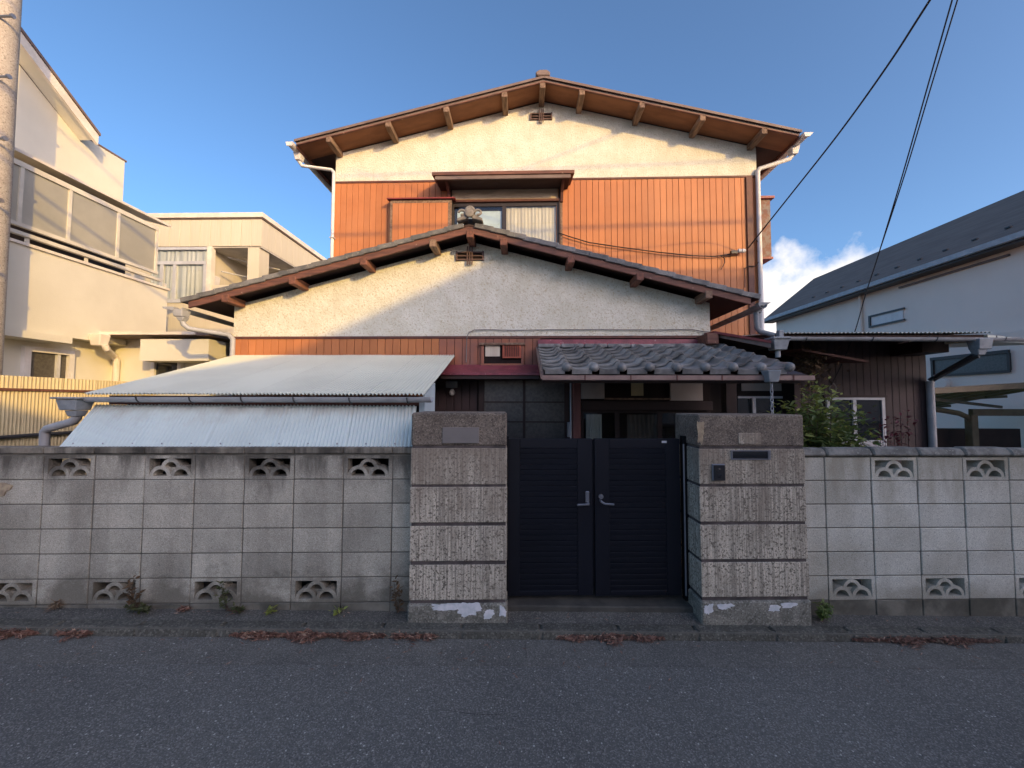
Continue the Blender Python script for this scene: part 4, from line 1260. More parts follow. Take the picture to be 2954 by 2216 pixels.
# lattice window of frosted glass
yv = Y1 - 0.05
a, b = at(1386, 1088, yv), at(1632, 1275, yv)
lw = part('lattice_window', MB().box(a.x, b.x, Y1 - 0.012, Y1 - 0.010, 0.14, a.z), m_void, house)
xm_ = at(1512, 1150, yv).x
zr1, zr2 = at(1500, 1160, yv).z, at(1500, 1217, yv).z
part('frame', MB().box(a.x - 0.02, a.x + 0.055, yv - 0.03, Y1 - 0.012, 0.14, a.z), m_darkwood, lw)
part('frame', MB().box(b.x - 0.02, b.x + 0.04, yv - 0.03, Y1 - 0.012, 0.14, a.z), m_darkwood, lw)
part('mullion', MB().box(xm_ - 0.018, xm_ + 0.018, yv - 0.02, Y1 - 0.012, 0.14, a.z), m_darkwood, lw)
zs = [a.z, zr1, zr2, 1.1, 0.14]
for (u0, u1) in ((a.x + 0.055, xm_ - 0.018), (xm_ + 0.018, b.x - 0.02)):
    for k in range(4):
        part('pane', MB().box(u0, u1, yv, yv + 0.006, zs[k + 1] + 0.008, zs[k] - 0.008), m_glassf, lw)
    for z in (zr1, zr2, 1.1):
        part('rail', MB().box(u0, u1, yv - 0.012, yv + 0.016, z - 0.008, z + 0.008), m_darkwood, lw)
# entrance post and porch
yq = 4.75
a, b = at(1652, 1090, yq), at(1676, 1260, yq)
part('porch_post', MB().box(a.x, b.x, yq, yq + 0.105, 0.13, 2.2), m_post, house, bevel=0.006)
a = at(1650, 1200, yq)
part('rain_pipe', MB().tube([(a.x - 0.012, yq + 0.02, 0.2), (a.x - 0.012, yq + 0.02, 2.1)], 0.011, 8), m_gpipe, house)
a, b = at(1636, 1218, Y1 - 0.09), at(1652, 1260, Y1 - 0.09)
part('letter_box', MB().box(a.x, b.x, Y1 - 0.16, Y1 - 0.081, b.z, a.z), m_gpipe, house, bevel=0.004)
a, b = at(2094, 1130, yq), at(2127, 1200, yq)
part('porch_post', MB().box(a.x, b.x, yq, yq + 0.12, 0.13, 2.15), m_darkwood, house, bevel=0.006)
ye = Y1 - 0.05
ent = part('entrance', MB().box(at(1677, 1100, ye).x, at(2050, 1100, ye).x, Y1 - 0.012, Y1 - 0.008, 0.14, at(1700, 1000, ye).z - 0.12), m_void, house)
for (x0, x1, y0, y1) in ((1677, 1744, 1099, 1151), (1934, 2028, 1103, 1156)):
    a, b = at(x0, y0, ye), at(x1, y1, ye)
    part('plaster_panel', MB().box(a.x, b.x, ye, Y1 - 0.013, b.z, a.z + 0.05), m_beigewall, ent)
a, b = at(1821, 1100, ye), at(1857, 1142, ye)
part('paper_note', MB().box(a.x, b.x, ye + 0.01, ye + 0.013, b.z, a.z + 0.03), m_paper, ent)
a, b = at(1744, 1148, ye), at(1934, 1152, ye)
part('sill', MB().box(a.x, b.x, ye - 0.02, Y1 - 0.013, b.z - 0.01, a.z), m_purlin, ent)
a, b = at(1677, 1157, ye), at(2050, 1184, ye)
part('lintel', MB().box(a.x, b.x, ye - 0.06, Y1 - 0.013, b.z, a.z), m_darkwood, ent, bevel=0.004)
ztop = b.z
for x0, x1 in ((1677, 1780), (1780, 1902), (1902, 2050)):
    a, b = at(x0, 1200, ye), at(x1, 1200, ye)
    part('sash', MB().box(a.x, b.x, ye - 0.01, ye + 0.02, ztop - 0.04, ztop - 0.001).box(a.x, a.x + 0.03, ye - 0.01, ye + 0.02, 0.14, ztop - 0.04)
         .box(b.x - 0.03, b.x, ye - 0.01, ye + 0.02, 0.14, ztop - 0.04).box(a.x + .03, b.x - .03, ye - 0.01, ye + 0.02, 0.14, 0.5), m_darkwood, ent)
    part('pane', MB().box(a.x + 0.03, b.x - 0.03, ye + 0.002, ye + 0.006, 0.5, ztop - 0.04), m_glass, ent)
for (x0, x1) in ((1690, 1736), (1808, 1898)):
    vs, fs = [], []
    a, b = at(x0, 1200, ye + 0.03), at(x1, 1200, ye + 0.03)
    for i in range(33):
        x = a.x + (b.x - a.x) * i / 32
        y = ye + 0.028 + 0.006 * math.sin(i * 1.4)
        vs += [(x, y, 0.5), (x, y, ztop - 0.06)]
    for i in range(32):
        fs.append((2 * i, 2 * i + 2, 2 * i + 3, 2 * i + 1))
    part('curtain', MB().add(vs, fs), m_lace if x0 < 1700 else m_browncloth, ent)

# --- entrance roof of curved tiles
YE = 3.76
te0, te1 = at(1566, 1076, YE), at(2338, 1076, YE)
tt0 = at(1556, 1000, Y1 - 0.06)
zE, zTop = at(1750, 1072, YE).z, at(1750, 1002, Y1 - 0.08).z
slope = math.atan2(zTop - zE, Y1 - 0.08 - YE)
erl = math.hypot(zTop - zE, Y1 - 0.08 - YE)
PITCHX = 0.265


def tile_mesh(name, eave):
    per = 14
    ny = 3
    ln = 0.27
    vs, fs = [], []
    for layer in (0, 1):
        for j in range(ny + 1):
            t = j / ny
            for i in range(per + 1):
                u = i / per
                w = -0.016 * math.sin(math.pi * u / 0.70) if u < 0.70 else 0.046 * math.sin(math.pi * (u - 0.70) / 0.30)
                lift = 0.034 * (1 - t)
                vs.append(((u - 0.03) * (PITCHX + 0.012), t * ln, w + lift - layer * 0.019))
    m = per + 1
    o = m * (ny + 1)
    for j in range(ny):
        for i in range(per):
            a = j * m + i
            fs.append((a, a + 1, a + m + 1, a + m))
            fs.append((o + a + m, o + a + m + 1, o + a + 1, o + a))
    for i in range(per):
        fs.append((i, o + i, o + i + 1, i + 1))
        a = ny * m + i
        fs.append((a, a + 1, o + a + 1, o + a))
    for j in range(ny):
        a = j * m
        fs.append((a, a + m, o + a + m, o + a))
        a = j * m + per
        fs.append((a, o + a, o + a + m, a + m))
    mb = MB().add(vs, fs)
    if eave:        # bun-shaped end and a hanging lip
        mb.lathe([(0.0, -0.034), (0.026, -0.030), (0.042, -0.014), (0.046, 0.004), (0.042, 0.05)], (0.82 * (PITCHX + 0.012), 0.0, 0.036), 14, 'y')
        mb.hexa([(0.01, -0.006, -0.030), (0.205, -0.006, -0.030), (0.205, 0.012, -0.030), (0.01, 0.012, -0.030),
                 (0.01, -0.006, 0.012), (0.205, -0.006, 0.012), (0.205, 0.012, 0.012), (0.01, 0.012, 0.012)])
    me = mb.mesh(name, m_tile, smooth=True)
    return me


tm, tme = tile_mesh('roof_tile', False), tile_mesh('eave_tile', True)
er = part('entrance_roof', MB().hexa([(te0.x + .01, YE + 0.03, zE - 0.045), (te1.x - .02, YE + 0.03, zE - 0.045), (te1.x - .02, Y1 - 0.06, zTop - 0.045), (te0.x + .01, Y1 - 0.06, zTop - 0.045),
                                      (te0.x + .01, YE + 0.03, zE - 0.025), (te1.x - .02, YE + 0.03, zE - 0.025), (te1.x - .02, Y1 - 0.06, zTop - 0.025), (te0.x + .01, Y1 - 0.06, zTop - 0.025)]), m_darkwood, house)
nrow = 7
row = (erl - 0.10) / nrow
ncol = int((te1.x - te0.x) / PITCHX)
for r in range(nrow):
    for c in range(ncol):
        s_ = r * row
        y = YE + s_ * math.cos(slope)
        z = zE + s_ * math.sin(slope)
        piece('eave_tile' if r == 0 else 'roof_tile', tme if r == 0 else tm, er, (te0.x + 0.012 + c * PITCHX + rnd.uniform(-.003, .003), y + rnd.uniform(-.004, .004), z + 0.005),
              (slope + rnd.uniform(-.012, .012), rnd.uniform(-.012, .012), rnd.uniform(-.01, .01)))
for k in range(8):       # flat top course under the flashing
    w_ = (te1.x - te0.x - 0.1) / 8
    part('top_tile', MB().box(te0.x + k * w_ + .003, te0.x + (k + 1) * w_ - .003, Y1 - 0.20, Y1 - 0.062, zTop - 0.02, zTop + 0.03 + rnd.uniform(-.004, .004)), m_tile, er, bevel=0.01)
part('side_board', MB().hexa([(te0.x - 0.02, YE + 0.03, zE - 0.07), (te0.x + 0.008, YE + 0.03, zE - 0.07), (te0.x + 0.008, Y1 - 0.06, zTop - 0.07), (te0.x - 0.02, Y1 - 0.06, zTop - 0.07),
                              (te0.x - 0.02, YE + 0.03, zE + 0.01), (te0.x + 0.008, YE + 0.03, zE + 0.01), (te0.x + 0.008, Y1 - 0.06, zTop + 0.01), (te0.x - 0.02, Y1 - 0.06, zTop + 0.01)]), m_brgut, er)
ga, gb = at(1564, 1083, YE - 0.05), at(2345, 1090, YE - 0.05)
eg = part('entrance_gutter', MB().box(ga.x, gb.x, YE - 0.075, YE - 0.070, gb.z - 0.024, gb.z + 0.020).box(ga.x, gb.x, YE - 0.0695, YE + 0.02, gb.z - 0.024, gb.z - 0.018), m_brgut, house)
for x in (1688, 1820, 1954, 2084, 2290):
    a = at(x, 1090, YE - 0.08)
    part('hook', MB().box(a.x - 0.006, a.x + 0.006, YE - 0.080, YE - 0.0755, gb.z - 0.028, gb.z + 0.022), m_trim, eg)
part('eave_board', MB().box(te0.x, te1.x - 0.03, YE + 0.03, YE + 0.06, zE - 0.11, zE - 0.046), m_darkwood, er)
for k in range(9):
    x = te0.x + 0.12 + k * 0.3
    part('rafter', MB().hexa([(x, YE + 0.061, zE - 0.10), (x + 0.05, YE + 0.061, zE - 0.10), (x + 0.05, Y1 - 0.08, zTop - 0.10), (x, Y1 - 0.08, zTop - 0.10),
                              (x, YE + 0.061, zE - 0.047), (x + 0.05, YE + 0.061, zE - 0.047), (x + 0.05, Y1 - 0.08, zTop - 0.047), (x, Y1 - 0.08, zTop - 0.047)]), m_darkwood, er)
part('porch_beam', MB().box(te0.x + 0.1, te1.x - 0.1, yq - 0.01, yq + 0.11, 2.10, zE + (yq - YE) * math.tan(slope) - 0.11), m_darkwood, er)
a = at(2217, 1087, YE - 0.06)
part('gutter_hopper', MB().frustum((a.x, YE - 0.10, a.z), 0.125, 0.11, 0.11, 0.085, 0.085), m_bpipe, eg, bevel=0.006)
ch = MB()
z, k = a.z - 0.06, 0
link_pts = []
me_link = MB()
pts = [(0.012 * math.cos(t), 0, 0.026 * math.sin(t)) for t in [2 * math.pi * i / 8 for i in range(9)]]
me_link.tube(pts, 0.004, 5)
ml = me_link.mesh('chain_link', m_gpipe, smooth=True)
while z > 0.3:
    piece('chain_link', ml, eg, (a.x, YE - 0.10, z), (0, 0, (k % 2) * math.pi / 2))
    z -= 0.040
    k += 1

# --- junction roof right of the front gable, with the big hopper
b0, b1 = at(2057, 960, 5.0), at(2212, 985, 4.55)
part('junction_beam', MB().box(at(2040, 970, 4.98).x, at(2074, 970, 4.98).x, 4.98, 5.6, at(2060, 992, 4.98).z, at(2060, 961, 4.98).z), m_barge, house, bevel=0.005)
q = [at(2062, 955, 5.0), at(2225, 983, 4.6)]
part('junction_roof', MB().hexa([(q[0].x, 5.0, q[0].z - 0.03), (q[1].x, 4.6, q[1].z - 0.03), (q[1].x + 0.3, 6.4, q[1].z + 0.10), (q[0].x, 6.4, q[0].z + 0.08),
                                 (q[0].x, 5.0, q[0].z), (q[1].x, 4.6, q[1].z), (q[1].x + 0.3, 6.4, q[1].z + 0.13), (q[0].x, 6.4, q[0].z + 0.11)]), m_red, house)
part('junction_fascia', MB().hexa([(q[0].x + .07, 5.01, q[0].z - 0.085), (q[1].x, 4.61, q[1].z - 0.085), (q[1].x, 4.63, q[1].z - 0.085), (q[0].x + .07, 5.03, q[0].z - 0.085),
                                   (q[0].x + .07, 5.01, q[0].z - 0.035), (q[1].x, 4.61, q[1].z - 0.031), (q[1].x, 4.63, q[1].z - 0.031), (q[0].x + .07, 5.03, q[0].z - 0.035)]), m_fascia, house)
part('junction_soffit', MB().hexa([(q[0].x + .07, 5.04, q[0].z - 0.08), (q[1].x, 4.64, q[1].z - 0.08), (q[1].x + .3, 6.4, q[1].z + 0.02), (q[0].x, 6.4, q[0].z + 0.0),
                                   (q[0].x + .07, 5.04, q[0].z - 0.06), (q[1].x, 4.64, q[1].z - 0.06), (q[1].x + .3, 6.4, q[1].z + 0.04), (q[0].x, 6.4, q[0].z + 0.02)]), m_darkwood, house)
a = at(2243, 993, 4.7)
hp = part('rain_hopper', MB().frustum((a.x, 4.7, a.z - 0.012), 0.19, 0.16, 0.125, 0.145, 0.12).box(a.x - 0.108, a.x + 0.108, 4.7 - 0.095, 4.7 + 0.095, a.z + 0.052, a.z + 0.078), m_bpipe, house, bevel=0.006)
part('outlet', MB().tube([(a.x + 0.0, 4.7, a.z - 0.07), (a.x + 0.0, 4.7, a.z - 0.16)], 0.03, 10), m_bpipe, hp, smooth=True)
part('inlet', MB().box(a.x + 0.005, a.x + 0.06, 4.67, 4.73, a.z + 0.079, a.z + 0.165), m_bpipe, hp, bevel=0.004)
# rear wing wall at the right with a window
zt_ = at(2200, 1000, 6.4).z
part('side_wing_wall', MB().box(x1r + 0.0, at(2372, 1100, 6.4).x, 6.30, 6.39, 0.09, 2.72), m_back, house)
a, b = at(2128, 1143, 6.28), at(2300, 1230, 6.28)
rw = part('side_window', MB().box(a.x, b.x, 6.290, 6.298, b.z - 0.4, a.z), m_glassd, house)
for (x0, x1) in ((2128, 2178), (2168, 2178), (2290, 2300)):
    pass
xm_ = at(2173, 1150, 6.27).x
part('frame', MB().box(a.x, b.x, 6.26, 6.289, a.z - 0.035, a.z), m_silver, rw)
part('frame', MB().box(xm_ - 0.02, xm_ + 0.03, 6.255, 6.289, b.z - 0.4, a.z - 0.035), m_silver, rw)
part('frame', MB().box(b.x - 0.03, b.x, 6.26, 6.289, b.z - 0.4, a.z - 0.035), m_silver, rw)
a, b = at(2140, 1105, 6.28), at(2330, 1128, 6.28)
part('beige_band', MB().box(a.x, b.x, 6.285, 6.299, b.z, a.z), m_beigewall, house)

# ---------------------------------------------------------------- corrugated lean-to
YS = 3.46
TL, TR = at(675, 1024, Y1 - 0.03), at(1313, 1028, Y1 - 0.03)
BL, BR = at(244, 1133, YS), at(1223, 1142, YS)
BL.z = BR.z = (BL.z + BR.z) / 2
TL.z = TR.z = (TL.z + TR.z) / 2
shed = thing('lean_to_shed', 'lean-to shed with pale corrugated roof and slanting blue-white corrugated front above the block wall', 'shed', ((BL.x + BR.x) / 2, 4.3, 0.085))
nrm = (TR - TL).cross(TL - BL).normalized()
if nrm.z < 0:
    nrm = -nrm
ns = 6
for k in range(ns):
    s0, s1 = k / ns, (k + 1) / ns + (0.008 if k < ns - 1 else 0)
    mb = corrugated(lerp(TL, TR, s0), lerp(TL, TR, s1), lerp(BL, BR, s0), lerp(BL, BR, s1), 0.034, 0.011, nrm, rows=8, sag=0.006)
    for v in mb.v:
        v += nrm * (0.002 * (k % 2))
    part('roof_sheet', mb, m_corr, shed, solid=0.0015)
# lower slanting sheets, their feet on the coping
SBL, SBR = at(171, 1291, YW + 0.055, W), at(1188, 1291, YW + 0.055, W)
SBL, SBR = W.M @ SBL, W.M @ SBR
yb = (SBL.y + SBR.y) / 2
STL, STR = at(278, 1168, 3.50), at(1202, 1172, 3.50)
SBL, SBR = Vector((at(172, 1291, SBL.y).x, SBL.y, SBL.z)), Vector((at(1189, 1291, SBR.y).x, SBR.y, SBR.z))
STL.z = STR.z = (STL.z + STR.z) / 2
nrm2 = (STR - STL).cross(STL - SBL).normalized()
if nrm2.y > 0:
    nrm2 = -nrm2
for k in range(5):
    s0, s1 = k / 5, (k + 1) / 5 + (0.008 if k < 4 else 0)
    mb = corrugated(lerp(STL, STR, s0), lerp(STL, STR, s1), lerp(SBL, SBR, s0), lerp(SBL, SBR, s1), 0.034, 0.0095, nrm2, rows=3)
    for v in mb.v:
        v += nrm2 * (0.002 * (k % 2))
    part('front_sheet', mb, m_corr2, shed, solid=0.0015)
for k in range(12):
    p = lerp(SBL, SBR, (k + 0.4) / 12) * 0.93 + lerp(STL, STR, (k + 0.4) / 12) * 0.07 + nrm2 * 0.008
    part('nail', MB().lathe([(0.008, -0.004), (0.005, -0.007)], p, 8, 'y'), m_gpipe, shed)
part('eave_beam', MB().box(BL.x + 0.14, BR.x - 0.03, YS + 0.09, YS + 0.13, BL.z - 0.10, BL.z - 0.012), m_trim, shed)
part('dark_inside_sheet', MB().box(BL.x + 0.2, BR.x - 0.03, YS + 0.2, YS + 0.21, 0.1, BL.z - 0.02), m_back, shed)  # unlit inside of the shed, painted as a near-black sheet
gz = at(700, 1153, YS - 0.03).z
gx0, gx1 = at(255, 1150, YS - 0.04).x, at(1246, 1150, YS - 0.04).x
gt = part('shed_gutter', MB().trough((gx0, YS - 0.045, gz + 0.020), (gx1, YS - 0.045, gz + 0.026), 0.048), m_gpipe, shed, smooth=True)
for x in (393, 546, 695, 846, 1007, 1174):
    p = at(x, 1150, YS - 0.09)
    part('hook', MB().tube([(p.x, YS - 0.045 + 0.052 * math.cos(t), gz + 0.022 + 0.052 * math.sin(t)) for t in [math.pi + math.pi * i / 6 for i in range(7)]], 0.006, 6), m_dpipe, gt)
a = at(218, 1166, YS - 0.05)
hp = part('rain_hopper', MB().frustum((a.x, YS - 0.05, a.z - 0.005), 0.20, 0.16, 0.10, 0.155, 0.13).box(a.x - 0.13, a.x + 0.13, YS - 0.15, YS + 0.05, a.z + 0.046, a.z + 0.064)
          .frustum((a.x + 0.015, YS - 0.05, a.z - 0.085), 0.11, 0.11, 0.055, 0.08, 0.08), m_bpipe, shed, bevel=0.006)
p1, p2, p3 = at(224, 1212, YS - 0.03), at(130, 1240, YS + 0.05), at(128, 1300, YS + 0.05)
elbow_pipe([(a.x + 0.015, YS - 0.05, a.z - 0.10), (p1.x, YS - 0.04, p1.z + 0.02), (p1.x - 0.04, YS - 0.03, p1.z - 0.012), (p2.x + 0.04, YS + 0.04, p2.z + 0.012), (p2.x, YS + 0.05, p2.z - 0.02), (p3.x, YS + 0.05, p3.z - 0.03), (p3.x, YS + 0.05, 0.1)], 0.037, m_gpipe, shed)
# pale blue end board
e0, e1 = at(1203, 1150, 3.62), at(1256, 1150, 3.62)
part('end_board', MB().prism([(YS + 0.1, 0.1), (YS + 0.5, 0.1), (YS + 0.5, BL.z + (TR.z - BL.z) * 0.5 / 1.8 - 0.03), (YS + 0.1, BL.z + (TR.z - BL.z) * 0.1 / 1.8 - 0.03)], 'x', BR.x - 0.035, BR.x - 0.015), m_lblue, shed)
part('corner_board', MB().box(at(1210, 1150, YS + 0.08).x, BR.x - 0.012, YS + 0.075, YS + 0.098, 0.1, BL.z - 0.02), m_lblue, shed)

# ---------------------------------------------------------------- brown annex on the right
YA = 6.0
xa0, xa1 = at(2290, 1100, YA).x, at(2676, 1150, YA).x
ann = thing('annex', 'low dark brown board-sided annex with a white-framed sliding window, behind the shrub', 'annex', ((xa0 + xa1) / 2, YA, 0.085))
zr_ = at(2500, 1000, YA).z
part('wall_core', MB().box(xa0, xa1 - 0.01, YA + 0.012, 9.5, 0.09, 2.75), m_back, ann)
aw = part('board_wall', MB().box(xa0, xa1, YA + 0.002, YA + 0.011, 0.09, 2.75), m_back, ann)
x = xa0
while x < xa1 - 0.01:
    part('board', MB().box(x, min(x + 0.098, xa1), YA - 0.008 + rnd.uniform(-.001, .001), YA + 0.0015, 0.09, 2.72), m_side_dark, aw, bevel=0.002)
    x += 0.1035
for k in range(30):
    y = YA + 0.012 + k * 0.1035
    part('board', MB().box(xa1 - 0.009, xa1 + 0.006, y, y + 0.098, 0.09, 2.72), m_side_dark, aw)
# roof: sheets, seen from below and edge-on
ra0, ra1 = at(2258, 958, 4.95), at(2935, 958, 4.95)
ro = part('roof_deck', MB().hexa([(ra0.x + .02, 5.0, ra0.z - 0.075), (ra1.x - .35, 5.0, ra0.z - 0.075), (ra1.x - .35, 9.5, ra0.z + 0.5), (ra0.x + .02, 9.5, ra0.z + 0.5),
                                  (ra0.x + .02, 5.0, ra0.z - 0.03), (ra1.x - .35, 5.0, ra0.z - 0.03), (ra1.x - .35, 9.5, ra0.z + 0.545), (ra0.x + .02, 9.5, ra0.z + 0.545)]), m_soffit_dark, ann)
for k in range(4):
    s0, s1 = k / 4, (k + 1) / 4
    xs0, xs1 = ra0.x + (ra1.x - .3 - ra0.x) * s0, ra0.x + (ra1.x - .3 - ra0.x) * s1 + (0.02 if k < 3 else 0)
    z_ = ra0.z - 0.012 + 0.002 * (k % 2)
    mb = corrugated((xs0, 9.5, z_ + 0.575), (xs1, 9.5, z_ + 0.575), (xs0, 4.95, z_), (xs1, 4.95, z_), 0.05, 0.009, (0, -0.12, 1))
    part('roof_sheet', mb, m_corr, ann, solid=0.0015)
part('roof_wing', MB().hexa([(ra1.x - .3, 5.0, ra0.z - 0.12), (ra1.x + 0.5, 5.0, ra0.z - 0.15), (ra1.x + .5, 7.5, ra0.z + .1), (ra1.x - .3, 7.5, ra0.z + .1),
                             (ra1.x - .3, 5.0, ra0.z - 0.03), (ra1.x + 0.5, 5.0, ra0.z - 0.13), (ra1.x + .5, 7.5, ra0.z + .12), (ra1.x - .3, 7.5, ra0.z + .2)]), m_corr, ann)
g0, g1 = at(2276, 979, 4.9), at(3010, 985, 4.9)
gt = part('eave_gutter', MB().trough((g0.x, 4.9, g0.z + 0.025), (g1.x, 4.9, g0.z + 0.005), 0.045), m_gpipe, ann, smooth=True)
for x in (2320, 2510, 2694, 2890):
    p = at(x, 980, 4.9)
    part('hook', MB().tube([(p.x, 4.9 + 0.05 * math.cos(t), g0.z + 0.018 + 0.05 * math.sin(t)) for t in [math.pi + math.pi * i / 6 for i in range(7)]] + [(p.x, 4.95, g0.z + 0.05)], 0.005, 6), m_dpipe, gt)
a = at(2832, 993, 4.88)
part('gutter_hopper', MB().frustum((a.x, 4.9, a.z), 0.17, 0.15, 0.13, 0.15, 0.12).frustum((a.x - 0.02, 4.9, a.z - 0.10), 0.12, 0.1, 0.07, 0.075, 0.075), m_bpipe, gt, bevel=0.006)
p1, p2 = at(2822, 1024, 4.95), at(2682, 1094, YA - 0.06)
part('drainpipe', MB().tube([(a.x - 0.02, 4.9, a.z - 0.13), (a.x - 0.03, 4.92, p1.z - 0.01), (p2.x + 0.04, YA - 0.10, p2.z + 0.02), (p2.x, YA - 0.06, p2.z - 0.03)], 0.04, 10), m_dpipe, ann, smooth=True)
part('downpipe', MB().tube([(p2.x, YA - 0.06, p2.z - 0.03), (p2.x, YA - 0.06, 0.1)], 0.048, 12), m_gpipe, ann, smooth=True)
part('soffit_block', MB().box(at(2640, 1010, 5.6).x, at(2715, 1010, 5.6).x, 5.5, 5.98, at(2640, 1019, 5.6).z, at(2640, 985, 5.6).z), m_darkwood, ann)
# window
a, b = at(2384, 1147, YA - 0.05), at(2557, 1290, YA - 0.05)
aw_ = part('window', MB().box(a.x, b.x, YA - 0.020, YA - 0.012, b.z, a.z), m_darkroom, ann)
part('surround', MB().box(a.x - 0.03, b.x + 0.05, YA - 0.05, YA - 0.0085, a.z, a.z + 0.035), m_darkwood, aw_)
part('surround', MB().box(b.x, b.x + 0.04, YA - 0.05, YA - 0.0085, b.z, a.z), m_darkwood, aw_)
xm_ = at(2464, 1200, YA - 0.05).x
part('frame', MB().box(a.x, b.x, YA - 0.06, YA - 0.021, a.z - 0.035, a.z).box(a.x, b.x, YA - 0.06, YA - 0.021, b.z, b.z + 0.10)
     .box(a.x, a.x + 0.04, YA - 0.06, YA - 0.021, b.z + 0.10, a.z - 0.035).box(b.x - 0.045, b.x, YA - 0.06, YA - 0.021, b.z + 0.10, a.z - 0.035), m_silver, aw_)
part('meeting_stile', MB().box(xm_ - 0.025, xm_ + 0.025, YA - 0.07, YA - 0.021, b.z + 0.1, a.z - 0.035), m_silver, aw_)
part('pane', MB().box(a.x + 0.04, xm_ - 0.025, YA - 0.04, YA - 0.034, b.z + 0.1, a.z - 0.035), m_glassd, aw_)
part('pane', MB().box(xm_ + 0.025, b.x - 0.045, YA - 0.04, YA - 0.034, b.z + 0.1, a.z - 0.035), m_glassd, aw_)
# slim brown shade roof
a, b = at(2313, 1006, 5.3), at(2506, 1040, 5.3)
part('shade_roof', MB().hexa([(a.x, 5.3, a.z - .03), (b.x, 5.3, b.z - .03), (b.x, YA - 0.01, b.z + 0.03), (a.x, YA - 0.01, a.z + 0.03), (a.x, 5.3, a.z), (b.x, 5.3, b.z), (b.x, YA - 0.01, b.z + 0.06), (a.x, YA - 0.01, a.z + 0.06)]), m_trim, ann)

# ---------------------------------------------------------------- white house on the right
XR = 10.0
rb = thing('house', 'pinkish-white house with a long dark slate roof, rising behind the carport', 'house', (XR + 3.5, 12, -0.35), N)
e0, e1 = atX(2205, 939, XR), atX(2954, 634, XR)
zE_ = (e0.z + e1.z) / 2
yb_, yf_ = e0.y + 0.1, 4.6
part('wall', MB().box(XR + 0.35, XR + 8, yf_ + 0.4, yb_ - 0.3, -0.35, zE_ - 0.02), m_rwhite, rb)
# roof: eave at XR, ridge further in, hipped at the back
xr_ = XR + 3.4
zr_ = atX(2954, 549, xr_).z
hp_ = atX(2348, 824, xr_)
part('roof', MB().add([(XR, yf_, zE_), (XR, yb_, zE_), (xr_, hp_.y, zr_), (xr_, yf_ + 0.2, zr_), (XR + 9, yb_, zE_), (XR + 9, yf_, zE_),
                       (XR, yf_, zE_ - 0.05), (XR, yb_, zE_ - 0.05), (XR + 9, yb_, zE_ - 0.05), (XR + 9, yf_, zE_ - 0.05)],
                      [(0, 3, 2, 1), (1, 2, 4), (2, 3, 5, 4), (3, 0, 5), (0, 1, 7, 6), (1, 4, 8, 7), (4, 5, 9, 8), (5, 0, 6, 9), (6, 7, 8, 9)]), m_rroof, rb)
part('eave_gutter', MB().box(XR - 0.10, XR - 0.002, yf_, yb_, zE_ - 0.11, zE_ + 0.005), m_gpipe, rb)
part('soffit', MB().box(XR + 0.0, XR + 0.345, yf_ + .1, yb_ - .1, zE_ - 0.16, zE_ - 0.055), m_brownalu, rb)
# snow stops on the roof
d = Vector((xr_ - XR, 0, zr_ - zE_))
for k in range(12):
    y = 7.2 + k * 0.62
    p = Vector((XR, y, zE_)) + d * 0.17
    part('snow_stop', MB().box(p.x - 0.03, p.x + 0.03, p.y - 0.05, p.y + 0.05, p.z + 0.002, p.z + 0.035), m_roofmetal, rb)
XW_ = XR + 0.35
a, b = atX(2509, 912, XW_), atX(2606, 887, XW_)
c_, d_ = atX(2509, 947, XW_), atX(2606, 922, XW_)
hw = part('high_window', MB().box(XW_ - 0.02, XW_ - 0.002, b.y, a.y, c_.z, a.z), m_white, rb)
for z in (c_.z, a.z - 0.05):
    part('frame', MB().box(XW_ - 0.05, XW_ - 0.021, b.y - 0.06, a.y, z, z + 0.05), m_brownalu, hw)
part('frame', MB().box(XW_ - 0.05, XW_ - 0.021, a.y - 0.06, a.y, c_.z + 0.05, a.z - 0.05), m_brownalu, hw)
a, b = atX(2485, 840, XW_), atX(2490, 960, XW_)
part('downpipe', MB().tube([(XW_ - 0.05, a.y, zE_ - 0.1), (XW_ - 0.05, a.y, 0.5)], 0.04, 8), m_rwhite, rb, smooth=True)
a, b = atX(2597, 812, XW_), atX(2913, 694, XW_)
part('second_fascia', MB().box(XW_ - 0.06, XW_ - 0.002, b.y, a.y, zE_ - 0.29, zE_ - 0.25), m_fascia, rb)
XL_ = XW_ - 0.3
a, b = atX(2690, 1050, XL_), atX(2910, 1019, XL_)
c_ = atX(2910, 1068, XL_)
part('lower_wall', MB().box(XL_, XW_ - 0.002, 5.2, 11.0, -0.35, 3.25), m_rwhite, rb)
lw_ = part('low_window', MB().box(XL_ - 0.02, XL_ - 0.002, b.y, a.y, c_.z, b.z), m_glassf, rb)
part('frame', MB().box(XL_ - 0.06, XL_ - 0.021, b.y - 0.04, a.y, b.z, b.z + 0.07).box(XL_ - 0.05, XL_ - 0.021, b.y - 0.04, a.y, c_.z - 0.05, c_.z), m_brownalu, lw_)
part('frame', MB().box(XL_ - 0.05, XL_ - 0.021, b.y - 0.05, b.y, c_.z, b.z).box(XL_ - 0.05, XL_ - 0.021, a.y - 0.05, a.y, c_.z, b.z), m_brownalu, lw_)
a = atX(2728, 1107, XL_)
part('vent_hood', MB().lathe([(0.10, -0.09), (0.12, -0.03), (0.12, 0.0)], (XL_, a.y, a.z), 14, 'x'), m_rwhite, rb, smooth=True)

